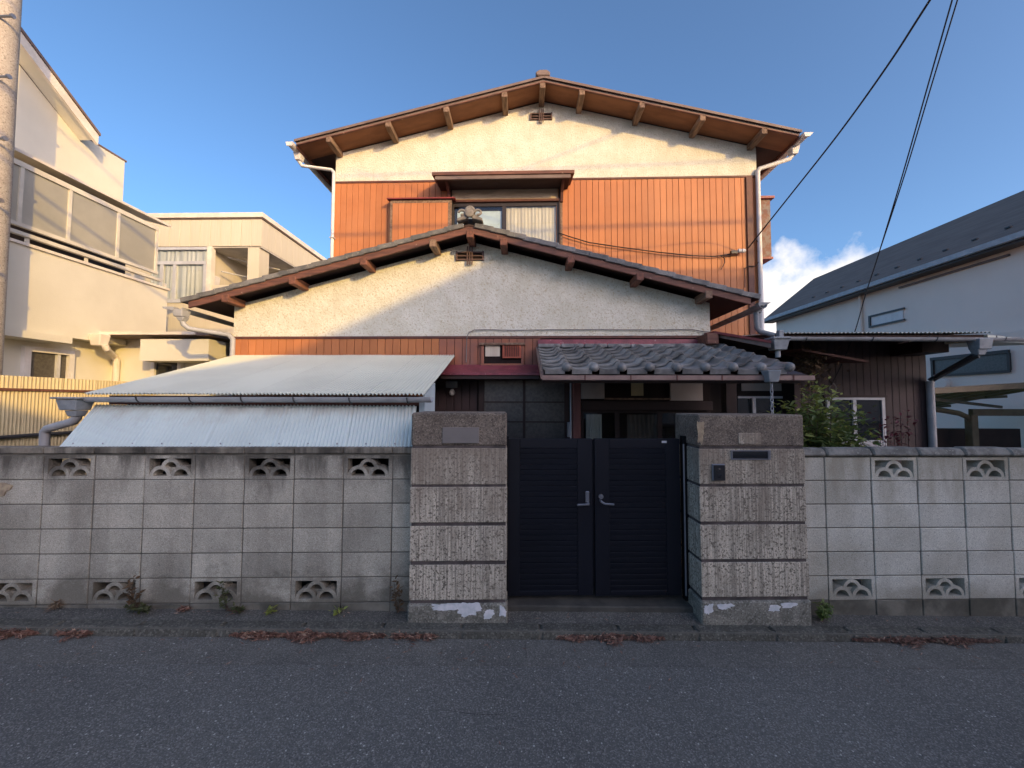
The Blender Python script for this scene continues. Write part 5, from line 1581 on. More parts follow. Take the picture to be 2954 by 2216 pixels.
# ---------------------------------------------------------------- carport
cp = thing('carport', 'bronze-framed carport with green-tinted translucent roof beside the white house', 'carport', (8.4, 7.0, -0.35), N)
YC = 6.9
c0, c1 = at(2684, 1128, YC, N), at(3090, 1107, YC, N)
f0 = at(2684, 1185, 11, N)
zb0, zb1 = c0.z, c1.z
part('front_beam', MB().bar((c0.x, YC, zb0), (c1.x, YC, zb1 + 0.02), 0.06, 0.10), m_cbeam, cp)
nx_ = 6
for k in range(nx_):
    s0, s1 = k / nx_, (k + 1) / nx_
    xA, xB = c0.x + (c1.x - c0.x) * s0, c0.x + (c1.x - c0.x) * s1
    zA, zB = zb0 + (zb1 - zb0) * s0, zb0 + (zb1 - zb0) * s1
    part('roof_panel', MB().hexa([(xA + .02, YC + 0.04, zA), (xB - .02, YC + 0.04, zB), (xB - .02, 9.0, zB - 0.41), (xA + .02, 9.0, zA - 0.41),
                                  (xA + .02, YC + 0.04, zA + 0.008), (xB - .02, YC + 0.04, zB + 0.008), (xB - .02, 9.0, zB - 0.402), (xA + .02, 9.0, zA - 0.402)]), m_cpoly, cp)
    part('rafter', MB().bar((xA, YC + 0.04, zA - 0.02), (xA, 9.0, zA - 0.43), 0.035, 0.06), m_cbeam, cp)
for y in (7.8, 8.8):
    part('purlin', MB().bar((c0.x, y, zb0 + (y - YC) * -0.195 - 0.035), (c1.x, y, zb1 + (y - YC) * -0.195 - 0.035), 0.03, 0.05), m_cbeam, cp)
pp = at(2803, 1240, 7.6, N)
part('post', MB().box(pp.x - 0.06, pp.x + 0.06, 7.53, 7.67, -0.35, 1.56), m_cbeam, cp, bevel=0.01)
arm = [(pp.x, 7.6, 1.38), (pp.x - 0.05, 7.6, 1.50), (pp.x - 0.22, 7.6, 1.58), (pp.x - 0.55, 7.6, 1.64), (pp.x - 1.0, 7.6, 1.68)]
part('arm', MB().tube(arm, 0.05, 8), m_cbeam, cp)
part('side_beam', MB().bar((pp.x, 7.6, 1.60), (c1.x + 0.3, 7.6, 1.60), 0.08, 0.13), m_cbeam, cp)
part('diagonal_beam', MB().bar((c0.x, 7.1, 1.88), (c1.x, 7.9, 1.70), 0.05, 0.05), m_cbeam, cp)
# dark low fence and gap under the carport
solo('garden_fence', MB().box(at(2700, 1235, 7.9, N).x, 9.9, 7.9, 7.96, -0.35, at(2700, 1236, 7.9, N).z), m_darkwood, 'dark low fence in the shade under the carport', 'fence', (9.2, 7.9, -0.35), N)

# ---------------------------------------------------------------- cream house on the left
XN, XB = -7.2, -6.6
nb = thing('house', 'sunlit cream house with a frosted-glass balcony and steep gable, beside the utility pole', 'house', (-9, 6.5, -0.35), N)
g0, g1 = atX(58, 161, XN), atX(236, 388, XN)
w1, w2 = atX(235, 392, XN), atX(360, 465, XN)
ztop = (w1.z + w2.z) / 2
sl_ = (g0.z - g1.z) / (g1.y - g0.y)
yk = 4.5
zk = g0.z + sl_ * (g0.y - yk)
part('upper_wall', MB().prism([(yk, 0), (w2.y, 0), (w2.y, ztop), (g1.y, ztop), (g1.y, g1.z - 0.14), (yk, zk - 0.14)], 'x', XN - 4, XN), m_ncream, nb)
part('parapet_cap', MB().box(XN - 4.02, XN + 0.01, g1.y + 0.06, w2.y + 0.03, ztop + 0.001, ztop + 0.03), m_fascia, nb)
part('gable_roof', MB().prism([(yk - 0.3, zk + sl_ * 0.3), (g1.y + 0.02, g1.z - 0.02), (g1.y + 0.02, g1.z + 0.02), (yk - 0.3, zk + sl_ * 0.3 + 0.05)], 'x', XN - 4, XN + 0.30), m_fascia, nb)
part('gable_fascia', MB().prism([(yk - 0.3, zk + sl_ * 0.3 - 0.16), (g1.y, g1.z - 0.18), (g1.y, g1.z - 0.022), (yk - 0.3, zk + sl_ * 0.3 - 0.004)], 'x', XN + 0.24, XN + 0.285), m_roofband, nb)
part('gable_soffit', MB().prism([(yk - 0.3, zk + sl_ * 0.3 - 0.10), (g1.y - .03, g1.z - 0.12), (g1.y - .03, g1.z - 0.09), (yk - 0.3, zk + sl_ * 0.3 - 0.07)], 'x', XN + 0.001, XN + 0.239), m_ncream, nb)
# balcony
aw0, aw1 = atX(40, 430, XB), atX(480, 652, XB)
za = (aw0.z + aw1.z) / 2
yA0, yA1 = 4.5, aw1.y
bal = part('balcony', MB().box(XB - 0.12, XB, yA0, atX(481, 900, XB).y, 2.70, atX(255, 767, XB).z), m_ncream, nb)
zpar = atX(255, 767, XB).z
yend = atX(481, 900, XB).y
part('balcony_end', MB().box(XN + 0.001, XB - 0.121, yend - 0.12, yend, 2.70, zpar), m_ncream, bal)
part('balcony_floor', MB().box(XN + 0.001, XB - 0.121, yA0, yend - 0.121, 2.70, 2.9), m_ncream, bal)
part('parapet_cap', MB().box(XB - 0.15, XB + 0.03, yA0, yend + 0.02, zpar + 0.001, zpar + 0.04), m_roofband, bal)
part('awning', MB().hexa([(XB + 0.05, yA0, za - 0.02), (XB + 0.05, yA1 + 0.05, za - 0.02), (XN + 0.001, yA1 + 0.05, za + 0.16), (XN + 0.001, yA0, za + 0.16),
                          (XB + 0.05, yA0, za + 0.02), (XB + 0.05, yA1 + 0.05, za + 0.02), (XN + 0.001, yA1 + 0.05, za + 0.20), (XN + 0.001, yA0, za + 0.20)]), m_roofband, bal)
zp1, zp0 = atX(459, 664, XB).z, atX(255, 716, XB).z
part('top_rail', MB().box(XB - 0.05, XB + 0.0, yA0, atX(459, 664, XB).y, zp1 - 0.02, zp1 + 0.05), m_alu, bal)
part('bottom_rail', MB().box(XB - 0.05, XB + 0.0, yA0, atX(462, 664, XB).y, zp0 - 0.03, zp0 + 0.02), m_alu, bal)
part('hand_rail', MB().box(XB - 0.03, XB + 0.03, yA0, atX(470, 664, XB).y, zp0 - 0.15, zp0 - 0.10), m_alu, bal)
ym = [atX(x, 600, XB).y for x in (60, 204, 347, 459)]
for y in ym:
    part('post', MB().box(XB - 0.045, XB - 0.005, y - 0.02, y + 0.02, zp0 + 0.021, zp1 - 0.021), m_alu, bal)
for y0, y1 in zip([yA0] + ym[:-1], ym):
    part('frosted_screen', MB().box(XB - 0.03, XB - 0.024, y0 + 0.021, y1 - 0.021, zp0 + 0.021, zp1 - 0.021), m_frost, bal)
for y in (4.9, 5.6, 6.3, 6.9):
    part('baluster', MB().box(XB - 0.02, XB + 0.0, y - 0.02, y + 0.02, zpar + 0.041, zp0 - 0.151), m_alu, bal)
part('balcony_door', MB().box(XN + 0.002, XN + 0.03, 5.0, 6.7, 2.95, 4.9), m_brownalu, nb)
# lower storey
XF = -6.85
ylw = atX(470, 1040, XF).y
part('lower_wall', MB().box(XF - 3, XF, 4.5, 8.6, -0.35, 2.695), m_ncream, nb)
part('lower_ledge', MB().box(XF + 0.001, XB + 0.10, yA0, atX(190, 975, XB).y, 2.60, 2.695), m_ncream, nb)
for (x0, x1, y0, y1) in ((70, 198, 985, 1092),):
    a, b = atX(x0 + 10, 1010, XF), atX(x1 - 8, 1020, XF)
    zt_, zb_ = atX(100, 1016, XF).z, 1.75
    w_ = part('window', MB().box(XF + 0.001, XF + 0.012, a.y, b.y, zb_, zt_), m_glassf, nb)
    part('frame', MB().box(XF + 0.001, XF + 0.06, a.y - 0.07, b.y + 0.07, zt_, zt_ + 0.07), m_white, w_)
    part('frame', MB().box(XF + 0.001, XF + 0.06, a.y - 0.07, a.y, zb_ - .05, zt_), m_white, w_)
    part('frame', MB().box(XF + 0.001, XF + 0.06, b.y, b.y + 0.07, zb_ - .05, zt_), m_white, w_)
    part('frame', MB().box(XF + 0.001, XF + 0.05, b.y - 0.14, b.y - 0.1, zb_, zt_), m_silver, w_)
# single-storey wing with thin flat eave
yw = 6.15
a, b = at(232, 969, yw, N), at(645, 975, yw, N)
part('flat_eave', MB().box(a.x - 0.4, b.x, yw - 0.3, yw + 3.0, b.z - 0.01, b.z + 0.05), m_fascia, nb)
part('eave_edge', MB().box(a.x - 0.4, b.x - 0.2, yw - 0.33, yw - 0.301, b.z + 0.0, b.z + 0.045), m_roofband, nb)
a, b = at(320, 990, yw, N), at(610, 1045, yw, N)
part('wing_wall', MB().box(XF + 0.001, at(608, 1000, yw + 0.1, N).x, yw + 0.1, yw + 2.4, -0.35, at(400, 978, yw + .1, N).z), m_ncream, nb)
a, b = at(413, 1010, yw - 0.2, N), at(608, 1042, yw - 0.2, N)
part('wing_fascia', MB().box(a.x, b.x, yw - 0.25, yw + 0.099, b.z, at(413, 980, yw - .2, N).z), m_ncream, nb)
a, b = at(452, 1040, yw + 0.08, N), at(516, 1090, yw + 0.08, N)
w_ = part('window', MB().box(a.x, b.x, yw + 0.08, yw + 0.098, b.z, a.z), m_glassd, nb)
part('frame', MB().box(a.x - 0.06, b.x + 0.06, yw + 0.04, yw + 0.098, a.z, a.z + 0.06), m_white, w_)
part('frame', MB().box(a.x - 0.06, a.x, yw + 0.04, yw + 0.098, b.z, a.z), m_white, w_)
part('frame', MB().box(b.x, b.x + 0.06, yw + 0.04, yw + 0.098, b.z, a.z), m_white, w_)
a = at(297, 983, yw - 0.35, N)
part('rain_hopper', MB().frustum((a.x, yw - 0.4, a.z), 0.20, 0.16, 0.18, 0.15, 0.12), m_roofband, nb, bevel=0.01)
p1, p2 = at(303, 1006, yw - 0.4, N), at(333, 1028, yw, N)
part('downpipe', MB().tube([(p1.x, yw - 0.4, a.z - 0.08), (p1.x, yw - 0.38, p1.z), (p2.x, yw - 0.02, p2.z), (p2.x, yw + 0.02, p2.z - 0.06), (p2.x, yw + 0.02, 0.1)], 0.045, 10), m_roofband, nb, smooth=True)

# ---------------------------------------------------------------- beige panelled building behind
YBk = 9.5
bb = thing('apartment_building', 'beige panel-clad building with curtained window and laundry veranda, behind the front tiled roof', 'building', (-8.5, YBk, -0.35), N)
xc_ = at(753, 700, YBk, N).x
zt_ = at(753, 619, YBk, N).z
zbnd = at(700, 710, YBk, N).z
xl_ = xc_ - 5
part('roof_edge', MB().box(xl_, xc_ + 0.06, YBk - 0.06, YBk + 6, zt_ - 0.09, zt_ + 0.03), m_roofband, bb)
part('roof_shadow_gap', MB().box(xl_, xc_ + 0.03, YBk - 0.02, YBk + 6, zt_ - 0.12, zt_ - 0.091), m_fascia, bb)
part('band_core', MB().box(xl_, xc_ - 0.01, YBk + 0.03, YBk + 5.99, zbnd + 0.01, zt_ - 0.121), m_panel, bb)
x, k = xc_, 0
while x > xl_ + 0.3:
    part('siding_panel', MB().box(x - 0.262, x - 0.004 - (0.0 if k else 0.0), YBk, YBk + 0.029, zbnd, zt_ - 0.121), m_panel, bb, bevel=0.004)
    x -= 0.266
    k += 1
y = YBk + 0.03
while y < YBk + 5.8:
    part('siding_panel', MB().box(xc_ - 0.009, xc_ + 0.0, y, y + 0.262, zbnd, zt_ - 0.121), m_panel, bb, bevel=0.003)
    y += 0.266
part('veranda_ceiling', MB().box(xl_, xc_ - 0.012, YBk + 0.031, YBk + 5.9, zbnd - 0.03, zbnd + 0.009), m_acc, bb)
c0, c1 = at(715, 760, YBk + 0.05, N), at(765, 760, YBk + 0.05, N)
part('column', MB().box(c0.x, at(748, 760, YBk + .05, N).x, YBk + 0.04, YBk + 0.42, -0.35, zbnd - 0.031), m_panel, bb)
xv = at(610, 760, YBk, N).x
part('veranda_back_wall', MB().box(xv - 0.1, xc_ - 0.1, YBk + 2.2, YBk + 2.3, -0.35, zbnd - 0.031), m_acc, bb)
zv = at(650, 822, YBk, N).z
part('veranda_parapet', MB().box(xv, xc_ - 0.02, YBk + 0.02, YBk + 0.12, -0.35, zv), m_panel, bb)
part('white_post', MB().box(at(597, 760, YBk, N).x, xv, YBk - 0.01, YBk + 0.12, at(600, 868, YBk, N).z, zbnd - 0.002), m_roofband, bb)
xw = at(462, 760, YBk, N).x
part('window_wall', MB().box(xl_, at(597, 760, YBk, N).x - 0.001, YBk + 0.10, YBk + 2.0, -0.35, zbnd - 0.031), m_panel, bb)
# curtained window
a, b = at(440, 716, YBk + 0.06, N), at(596, 868, YBk + 0.06, N)
cw = part('curtained_window', MB().box(a.x, b.x - 0.002, YBk + 0.085, YBk + 0.098, b.z, a.z), m_lace, bb)
n = 60
vs, fs = [], []
for i in range(n + 1):
    x = a.x + (b.x - 0.02 - a.x) * i / n
    y = YBk + 0.066 + 0.014 * math.sin(i * 1.1 + math.sin(i * 0.3) * 1.5)
    vs += [(x, y, b.z), (x, y, a.z)]
for i in range(n):
    fs.append((2 * i, 2 * i + 2, 2 * i + 3, 2 * i + 1))
part('curtain', MB().add(vs, fs), m_lace, cw)
part('pane', MB().box(a.x, b.x - .002, YBk + 0.035, YBk + 0.040, b.z, a.z), m_glass, cw)
zt2 = at(520, 757, YBk, N).z
for z0, z1 in ((a.z - 0.07, a.z), (zt2 - 0.05, zt2 + 0.03), (b.z - 0.06, b.z + 0.03)):
    part('frame', MB().box(a.x, b.x - 0.002, YBk + 0.0, YBk + 0.034, z0, z1), m_silver, cw)
for x in (466, 503, 591):
    p = at(x, 760, YBk, N)
    part('frame', MB().box(p.x - 0.04, p.x + 0.04, YBk + 0.004, YBk + 0.032, b.z + .03, zt2 - 0.05), m_silver, cw)
part('lower_panel_wall', MB().box(xl_, xc_ - 0.02, YBk + 0.021, YBk + 0.099, -0.35, b.z - 0.061), m_panel, bb)
# laundry poles, hangers and a few things standing on the veranda
p0, p1 = at(615, 735, YBk + 0.3, N), at(712, 765, YBk + 0.3, N)
part('laundry_pole', MB().tube([(xv + 0.02, YBk + 0.5, p0.z), (c0.x + 0.1, YBk + 1.2, p0.z - 0.1)], 0.018, 8), m_silver, bb)
part('laundry_pole', MB().tube([(xv + 0.02, YBk + 0.3, p0.z - 0.45), (c0.x - 0.1, YBk + 1.5, p0.z - 0.42)], 0.018, 8), m_silver, bb)
h_ = at(690, 735, YBk + 0.6, N)
hang = solo('clothes_hanger', MB().tube([(h_.x - 0.02, YBk + 0.7, h_.z + 0.1), (h_.x, YBk + 0.7, h_.z), (h_.x - 0.16, YBk + 0.7, h_.z - 0.12), (h_.x + 0.16, YBk + 0.7, h_.z - 0.12), (h_.x, YBk + 0.7, h_.z)], 0.010, 6), m_white,
            'white clothes hanger hanging in the veranda of the beige building', 'hanger', (h_.x, YBk + 0.7, h_.z), N)
q = at(640, 800, YBk + 0.5, N)
solo('storage_box', MB().box(q.x - 0.1, q.x + 0.2, YBk + 0.5, YBk + 0.8, zv - 0.3, q.z + 0.0), m_ocre, 'orange-tan storage box on the veranda of the beige building', 'box', (q.x, YBk + 0.6, zv - 0.3), W, bevel=0.01)
q = at(665, 805, YBk + 0.5, N)
solo('laundry_basket', MB().frustum((q.x + 0.12, YBk + 0.6, (q.z + zv - 0.3) / 2), 0.3, 0.3, q.z - zv + 0.3, 0.24, 0.24), m_white, 'white laundry basket on the veranda of the beige building', 'basket', (q.x + 0.12, YBk + 0.6, zv - 0.3), W, bevel=0.01)

# ---------------------------------------------------------------- yellow corrugated boundary fence
XFe = -5.9
fe = thing('fence', 'yellow corrugated sheet fence with dark rails between the two lots', 'fence', (XFe, 5.2, 0.0), N)
zf = atX(14, 1083, XFe).z
zr_ = atX(10, 1121, XFe).z
for k in range(5):
    y0, y1 = 4.0 + k * 0.4, 4.0 + (k + 1) * 0.4 + 0.02
    off = 0.003 * (k % 2)
    part('upper_sheet', corrugated((XFe + off, y0, zf), (XFe + off, y1, zf), (XFe + off, y0, zr_), (XFe + off, y1, zr_), 0.040, 0.009, (1, 0, 0)), m_yfence, fe, solid=0.0015)
    part('lower_sheet', corrugated((XFe + 0.06 + off, y0, zr_ - 0.02), (XFe + 0.06 + off, y1, zr_ - 0.02), (XFe + 0.06 + off, y0, 0.05), (XFe + 0.06 + off, y1, 0.05), 0.034, 0.008, (1, 0, 0)), m_yfence, fe, solid=0.0015)
part('rail', MB().box(XFe + 0.02, XFe + 0.085, 3.9, 6.0, zr_ - 0.025, zr_ + 0.005), m_barge, fe)
zp = atX(60, 1258, XFe + 0.1).z
part('rail', MB().tube([(XFe + 0.10, 3.9, zp), (XFe + 0.10, 6.0, zp)], 0.022, 8), m_dpipe, fe)
for y in (4.0, 5.0, 5.9):
    part('post', MB().box(XFe - 0.05, XFe - 0.016, y, y + 0.05, -0.35, zf - 0.05), m_dpipe, fe)

# ---------------------------------------------------------------- utility pole and cables
YPo = 4.25
pe = at(62, 20, YPo, N)
r0 = 0.155
up = thing('utility_pole', 'round weathered concrete utility pole with steel step bolts, cut by the edge of the picture', 'utility pole', (pe.x - r0, YPo, -0.35), N)
cx = pe.x - r0 - 0.10
part('shaft', MB().lathe([(0.20, -0.35), (0.175, 3.0), (0.15, 7.0), (0.125, 10.5)], (cx, YPo, 0), 28), m_pole, up, smooth=True)
for y in (47, 222, 401, 580, 767):
    p = at(70, y, YPo - 0.1, N)
    rr = 0.178 - p.z * 0.006
    part('step_bolt', MB().tube([(cx + rr * 0.5, YPo - rr * 0.75, p.z), (cx + rr + 0.15, YPo - rr * 0.7, p.z + 0.005)], 0.014, 8).lathe([(0.026, -0.012), (0.026, 0.012)], (cx + rr + 0.155, YPo - rr * 0.7, p.z + 0.005), 8, 'x'), m_steel, up)
for y, m_ in ((268, m_steel), (612, m_pole)):
    z = at(40, y, YPo - 0.1, N).z
    rr = 0.180 - z * 0.0062 + 0.003
    part('band', MB().lathe([(rr, z - 0.012), (rr, z + 0.012)], (cx, YPo, 0), 24), m_, up, smooth=True)


def cable(name, pts, r, label, cat='cable', group=None, fr=H, m=m_cable):
    # smooth the chain of points (Catmull-Rom) and sweep a round section
    P_ = [Vector(p) for p in pts]
    out = []
    for i in range(len(P_) - 1):
        a0 = P_[max(i - 1, 0)]
        a1, a2 = P_[i], P_[i + 1]
        a3 = P_[min(i + 2, len(P_) - 1)]
        for k in range(8):
            t = k / 8
            out.append(0.5 * ((2 * a1) + (a2 - a0) * t + (2 * a0 - 5 * a1 + 4 * a2 - a3) * t * t + (3 * a1 - a0 - 3 * a2 + a3) * t ** 3))
    out.append(P_[-1])
    return solo(name, MB().tube(out, r, 7), m, label, cat, pts[0], fr, group, smooth=True)


e_ = at(2158, 716, Y2 - 0.1)
k1, k2 = at(2420, 385, 4.7), at(2560, 190, 3.95)
k3 = at(2683, 0, 3.4)
cable('service_cable', [e_, at(2280, 563, 5.6), k1, k2, k3, k3 + (k3 - k2) * 2.5, k3 + (k3 - k2) * 7.5], 0.010,
      'thick black cable running from the orange house wall up to the right')
s_ = at(2397, 1112, YA - 0.08)
t1, t2 = at(2676, 250, 3.93), at(2747, 0, 3.45)
u1, u2 = at(2686, 250, 3.93), at(2762, 0, 3.45)
wires = [(2432, 1042, 5.8), (2466, 957, 5.62), (2497, 850, 5.4), (2535, 732, 5.1), (2605, 500, 4.5)]
cable('telephone_cable', [s_] + [at(x, y, d_) for x, y, d_ in wires] + [t1, t2, t2 + (t2 - t1) * 2.0, t2 + (t2 - t1) * 6.5], 0.0065,
      'thin black cable rising steeply from the annex window, the left strand of the pair', group='thin cables over the annex')
cable('telephone_cable', [at(2535, 735, 5.1) + Vector((0.01, 0.02, 0)), at(2611, 500, 4.5), u1, u2, u2 + (u2 - u1) * 2.0, u2 + (u2 - u1) * 6.5], 0.006,
      'thin black cable rising steeply over the annex, the right strand of the pair', group='thin cables over the annex')
cable('drop_wire', [at(2397, 1112, YA - 0.07), at(2392, 1125, YA - 0.08), at(2408, 1135, YA - 0.08), at(2412, 1118, YA - 0.08), at(2404, 1106, YA - 0.08)], 0.008, 'small coil of grey wire on the annex wall above the white window', m=m_gcable)
# street lines overhead: they throw the thin shadows on the gables
for i, (y, z, r, sg) in enumerate(((-1.1, 7.62, 0.028, 0.25), (-0.9, 7.05, 0.022, 0.30), (-1.3, 8.85, 0.016, 0.35), (-1.0, 6.72, 0.022, 0.2))):
    pts = [(x, y + 0.02 * x, z - sg * (1 - ((x - 6) / 22.0) ** 2) + 0.015 * x) for x in range(-16, 29, 4)]
    cable('street_cable', pts, r, ['thickest', 'lowest but one', 'thin uppermost', 'lowest'][i] + ' black power line of the four strung overhead along the street', group='power lines along the street')

cable('branch_cable', [(6.5, -1.05, 8.56), (7.9, -1.15, 9.08), (10.0, -1.3, 9.9), (13.0, -1.5, 11.2)], 0.013, 'thin black branch line rising from the uppermost street cable', group=None)

# ---------------------------------------------------------------- plants
def leaf_mesh(name, l, w, m):
    vs = [(0, 0, 0), (l * 0.35, w / 2, 0.05 * l), (l * 0.7, w * 0.38, 0.03 * l), (l, 0, -0.08 * l), (l * 0.7, -w * 0.38, 0.03 * l), (l * 0.35, -w / 2, 0.05 * l), (l * 0.35, 0, -0.02 * l), (l * 0.7, 0, -0.03 * l)]
    fs = [(0, 6, 1), (0, 5, 6), (1, 6, 7, 2), (5, 4, 7, 6), (2, 7, 3), (4, 3, 7)]
    me = bpy.data.meshes.new(name)
    me.from_pydata(vs, [], fs)
    me.materials.append(m)
    return me


sh_b = at(2360, 1290, 4.3)
shrub = thing('shrub', 'leafy green shrub with yellowish young shoots between the right pillar and the annex window', 'shrub', (sh_b.x, 4.3, 0.085))
stems = MB()
leaves_at = []
# stem tips read from the photograph, with their own depths
tips = [(2335, 1085), (2345, 1110), (2378, 1105), (2400, 1135), (2265, 1150), (2250, 1165), (2300, 1190), (2420, 1190), (2440, 1170), (2470, 1200), (2490, 1180), (2500, 1245), (2490, 1262), (2330, 1150), (2365, 1165),
        (2280, 1215), (2310, 1235), (2400, 1215), (2440, 1235), (2460, 1250), (2350, 1220), (2380, 1240), (2420, 1260), (2330, 1262), (2360, 1275), (2455, 1275), (2398, 1180), (2290, 1170), (2240, 1200), (2385, 1285), (2420, 1282), (2345, 1195), (2372, 1205),
        (2410, 1240), (2350, 1245), (2440, 1215), (2320, 1215), (2395, 1260), (2425, 1228), (2342, 1130), (2336, 1175), (2374, 1135)]
for i, (x, y) in enumerate(tips):
    dpt = 4.3 + rnd.uniform(-0.38, 0.38)
    tp = at(x, y, dpt)
    root = Vector((sh_b.x + rnd.uniform(-.15, .15), 4.3 + rnd.uniform(-.12, .12), 0.08))
    mid = lerp(root, tp, 0.5) + Vector((rnd.uniform(-.06, .06), rnd.uniform(-.06, .06), 0.10))
    pts = [root, lerp(root, mid, 0.5) + Vector((0, 0, 0.04)), mid, lerp(mid, tp, 0.55) + Vector((0, 0, 0.03)), tp]
    stems.tube(pts, 0.007, 5, 0.002)
    L_ = (tp - mid).length + 0.25
    n = int(40 + L_ * 80)
    for k in range(n):
        t = 1 - (k / n) ** 1.0 * 0.8
        p = lerp(mid, tp, (t - 0.5) * 2) if t > 0.5 else lerp(root, mid, t * 2)
        leaves_at.append((p + Vector((rnd.uniform(-.085, .085), rnd.uniform(-.09, .09), rnd.uniform(-.06, .05))), k * 2.4 + rnd.uniform(-.5, .5), k < 14 and y < 1215))
for k in range(800):      # the dense inside of the bush
    leaves_at.append((Vector((sh_b.x + 0.02 + rnd.gauss(0, 0.27), 4.3 + rnd.gauss(0, 0.22), 0.95 + rnd.gauss(0, 0.30))), rnd.uniform(0, 6.28), False))
part('stems', stems, m_twig, shrub, kind='stuff')
lm = leaf_mesh('leaf', 0.085, 0.038, m_leaf)
lmy = leaf_mesh('leaf', 0.072, 0.032, m_leafy)
mass = MB()
leaves_at.sort(key=lambda q: -q[0].z)
vs0 = [v.co.copy() for v in lm.vertices]
fs0 = [tuple(p.vertices) for p in lm.polygons]
massy = MB()
for i, (p, a, young) in enumerate(leaves_at):
    if young:
        rot = (rnd.uniform(-.5, .5), rnd.uniform(-.8, -.1), a)
    else:
        rot = (rnd.uniform(-.9, .9), rnd.uniform(-.4, .9), a)
    sc_l = rnd.uniform(0.65, 1.25)
    if i < 260:
        piece('leaf', lmy if (young or rnd.random() < 0.12) else lm, shrub, p, rot, (sc_l,) * 3)
    else:
        M_ = Euler(rot).to_matrix() * sc_l
        (massy if rnd.random() < 0.10 else mass).add([M_ @ v + p for v in vs0], fs0)
part('foliage', mass, m_leaf, shrub, kind='stuff')
if massy.v:
    part('pale_foliage', massy, m_leafy, shrub, kind='stuff')

rb_ = at(2570, 1290, 5.0)
red = thing('red_leaf_bush', 'sparse bush with dark red leaves against the annex boards, right of the white window', 'bush', (rb_.x, 5.0, 0.085))
stems, lf = MB(), MB()
for (x, y) in ((2535, 1195), (2550, 1235), (2580, 1205), (2600, 1225), (2620, 1195), (2560, 1265), (2530, 1250), (2590, 1245), (2480, 1275), (2550, 1285), (2605, 1210)):
    tp = at(x, y, 5.0 + rnd.uniform(-.15, .15))
    root = Vector((rb_.x + rnd.uniform(-.05, .05), 5.0, 0.08))
    mid = lerp(root, tp, 0.6) + Vector((rnd.uniform(-.04, .04), 0, 0.03))
    stems.tube([root, mid, tp], 0.005, 5, 0.0015)
    for k in range(16):
        p = lerp(mid, tp, rnd.uniform(0.5, 1.05)) + Vector((rnd.uniform(-.07, .07), rnd.uniform(-.06, .06), rnd.uniform(-.05, .05)))
        M_ = Euler((rnd.uniform(-1, 1), rnd.uniform(-1, 1), rnd.uniform(0, 6.28))).to_matrix() * rnd.uniform(0.4, 0.8)
        lf.add([M_ @ v + p for v in vs0], fs0)
part('stems', stems, m_twig, red, kind='stuff')
part('foliage', lf, m_redleaf, red, kind='stuff')
# dried vine hanging under the annex eave
vb = at(2340, 1050, 5.5)
vi = thing('dry_vine', 'clump of withered brown vine under the annex eave beside the tile roof', 'vine', (vb.x, 5.5, vb.z))
lf = MB()
for k in range(260):
    p = Vector((vb.x + rnd.gauss(0, 0.13), 5.5 + rnd.gauss(0, 0.12), vb.z + rnd.gauss(0, 0.13)))
    M_ = Euler((rnd.uniform(-3, 3), rnd.uniform(-1, 1), rnd.uniform(0, 6.28))).to_matrix() * rnd.uniform(0.6, 1.1)
    lf.add([M_ @ v + p for v in vs0], fs0)
part('withered_leaves', lf, m_ivy, vi, kind='stuff')
part('vine_stem', MB().tube([(vb.x + .1, 5.6, 0.1), (vb.x + 0.05, 5.55, 1.2), (vb.x, 5.5, vb.z)], 0.012, 6), m_twig, vi)


def weed(x, y, h, spread, nl, label, m=m_weed, stalks=3, group='weeds along the foot of the wall'):
    b_ = atG(x, y, 0.06)
    h *= 0.85
    b_.y = min(b_.y, YW - 0.03)
    w_ = thing('weed', label, 'weed', b_, W, group)
    st, lf_ = MB(), MB()
    for s in range(stalks):
        tp = b_ + Vector((rnd.uniform(-spread, spread), rnd.uniform(-.12, 0.0), h * rnd.uniform(0.55, 1.0)))
        md = lerp(b_, tp, 0.5) + Vector((rnd.uniform(-.02, .02), -0.01, 0.02))
        st.tube([b_ + Vector((rnd.uniform(-.02, .02), 0, 0)), md, tp], 0.0028, 4, 0.001)
        for k in range(nl):
            p = lerp(b_, tp, rnd.uniform(0.1, 1.0)) + Vector((rnd.uniform(-.02, .02), rnd.uniform(-.02, .01), 0))
            M_ = Euler((rnd.uniform(-1, 1), rnd.uniform(-1, .4), rnd.uniform(0, 6.28))).to_matrix() * rnd.uniform(0.25, 0.6)
            lf_.add([M_ @ v + p for v in vs0], fs0)
    part('stalks', st, m_twig, w_, kind='stuff')
    part('leaves', lf_, m, w_, kind='stuff')


weed(410, 1752, 0.34, 0.07, 16, 'tall withered brown weed standing against an openwork block at the wall foot', m_ivy, 5)
weed(440, 1752, 0.10, 0.13, 22, 'low spreading yellow-green weed beside the tall withered one', m_weed, 6)
weed(672, 1752, 0.33, 0.06, 13, 'tall greenish weed in front of an openwork block, left of the gate', m_weed, 4)
weed(790, 1755, 0.08, 0.05, 10, 'small bright green weed alone at the foot of the left wall', m_leafy, 3)
weed(990, 1755, 0.05, 0.05, 8, 'tiny green sprig below the last openwork block before the pillar', m_leafy, 3)
weed(1150, 1760, 0.42, 0.04, 14, 'dry brown weed wedged in the corner between wall and left pillar', m_ivy, 4)
weed(715, 1752, 0.12, 0.09, 12, 'low sparse weed right of the tall greenish one', m_weed, 4)
weed(2372, 1785, 0.18, 0.09, 40, 'dense dark green weed clump at the foot of the right pillar', m_leaf, 7)


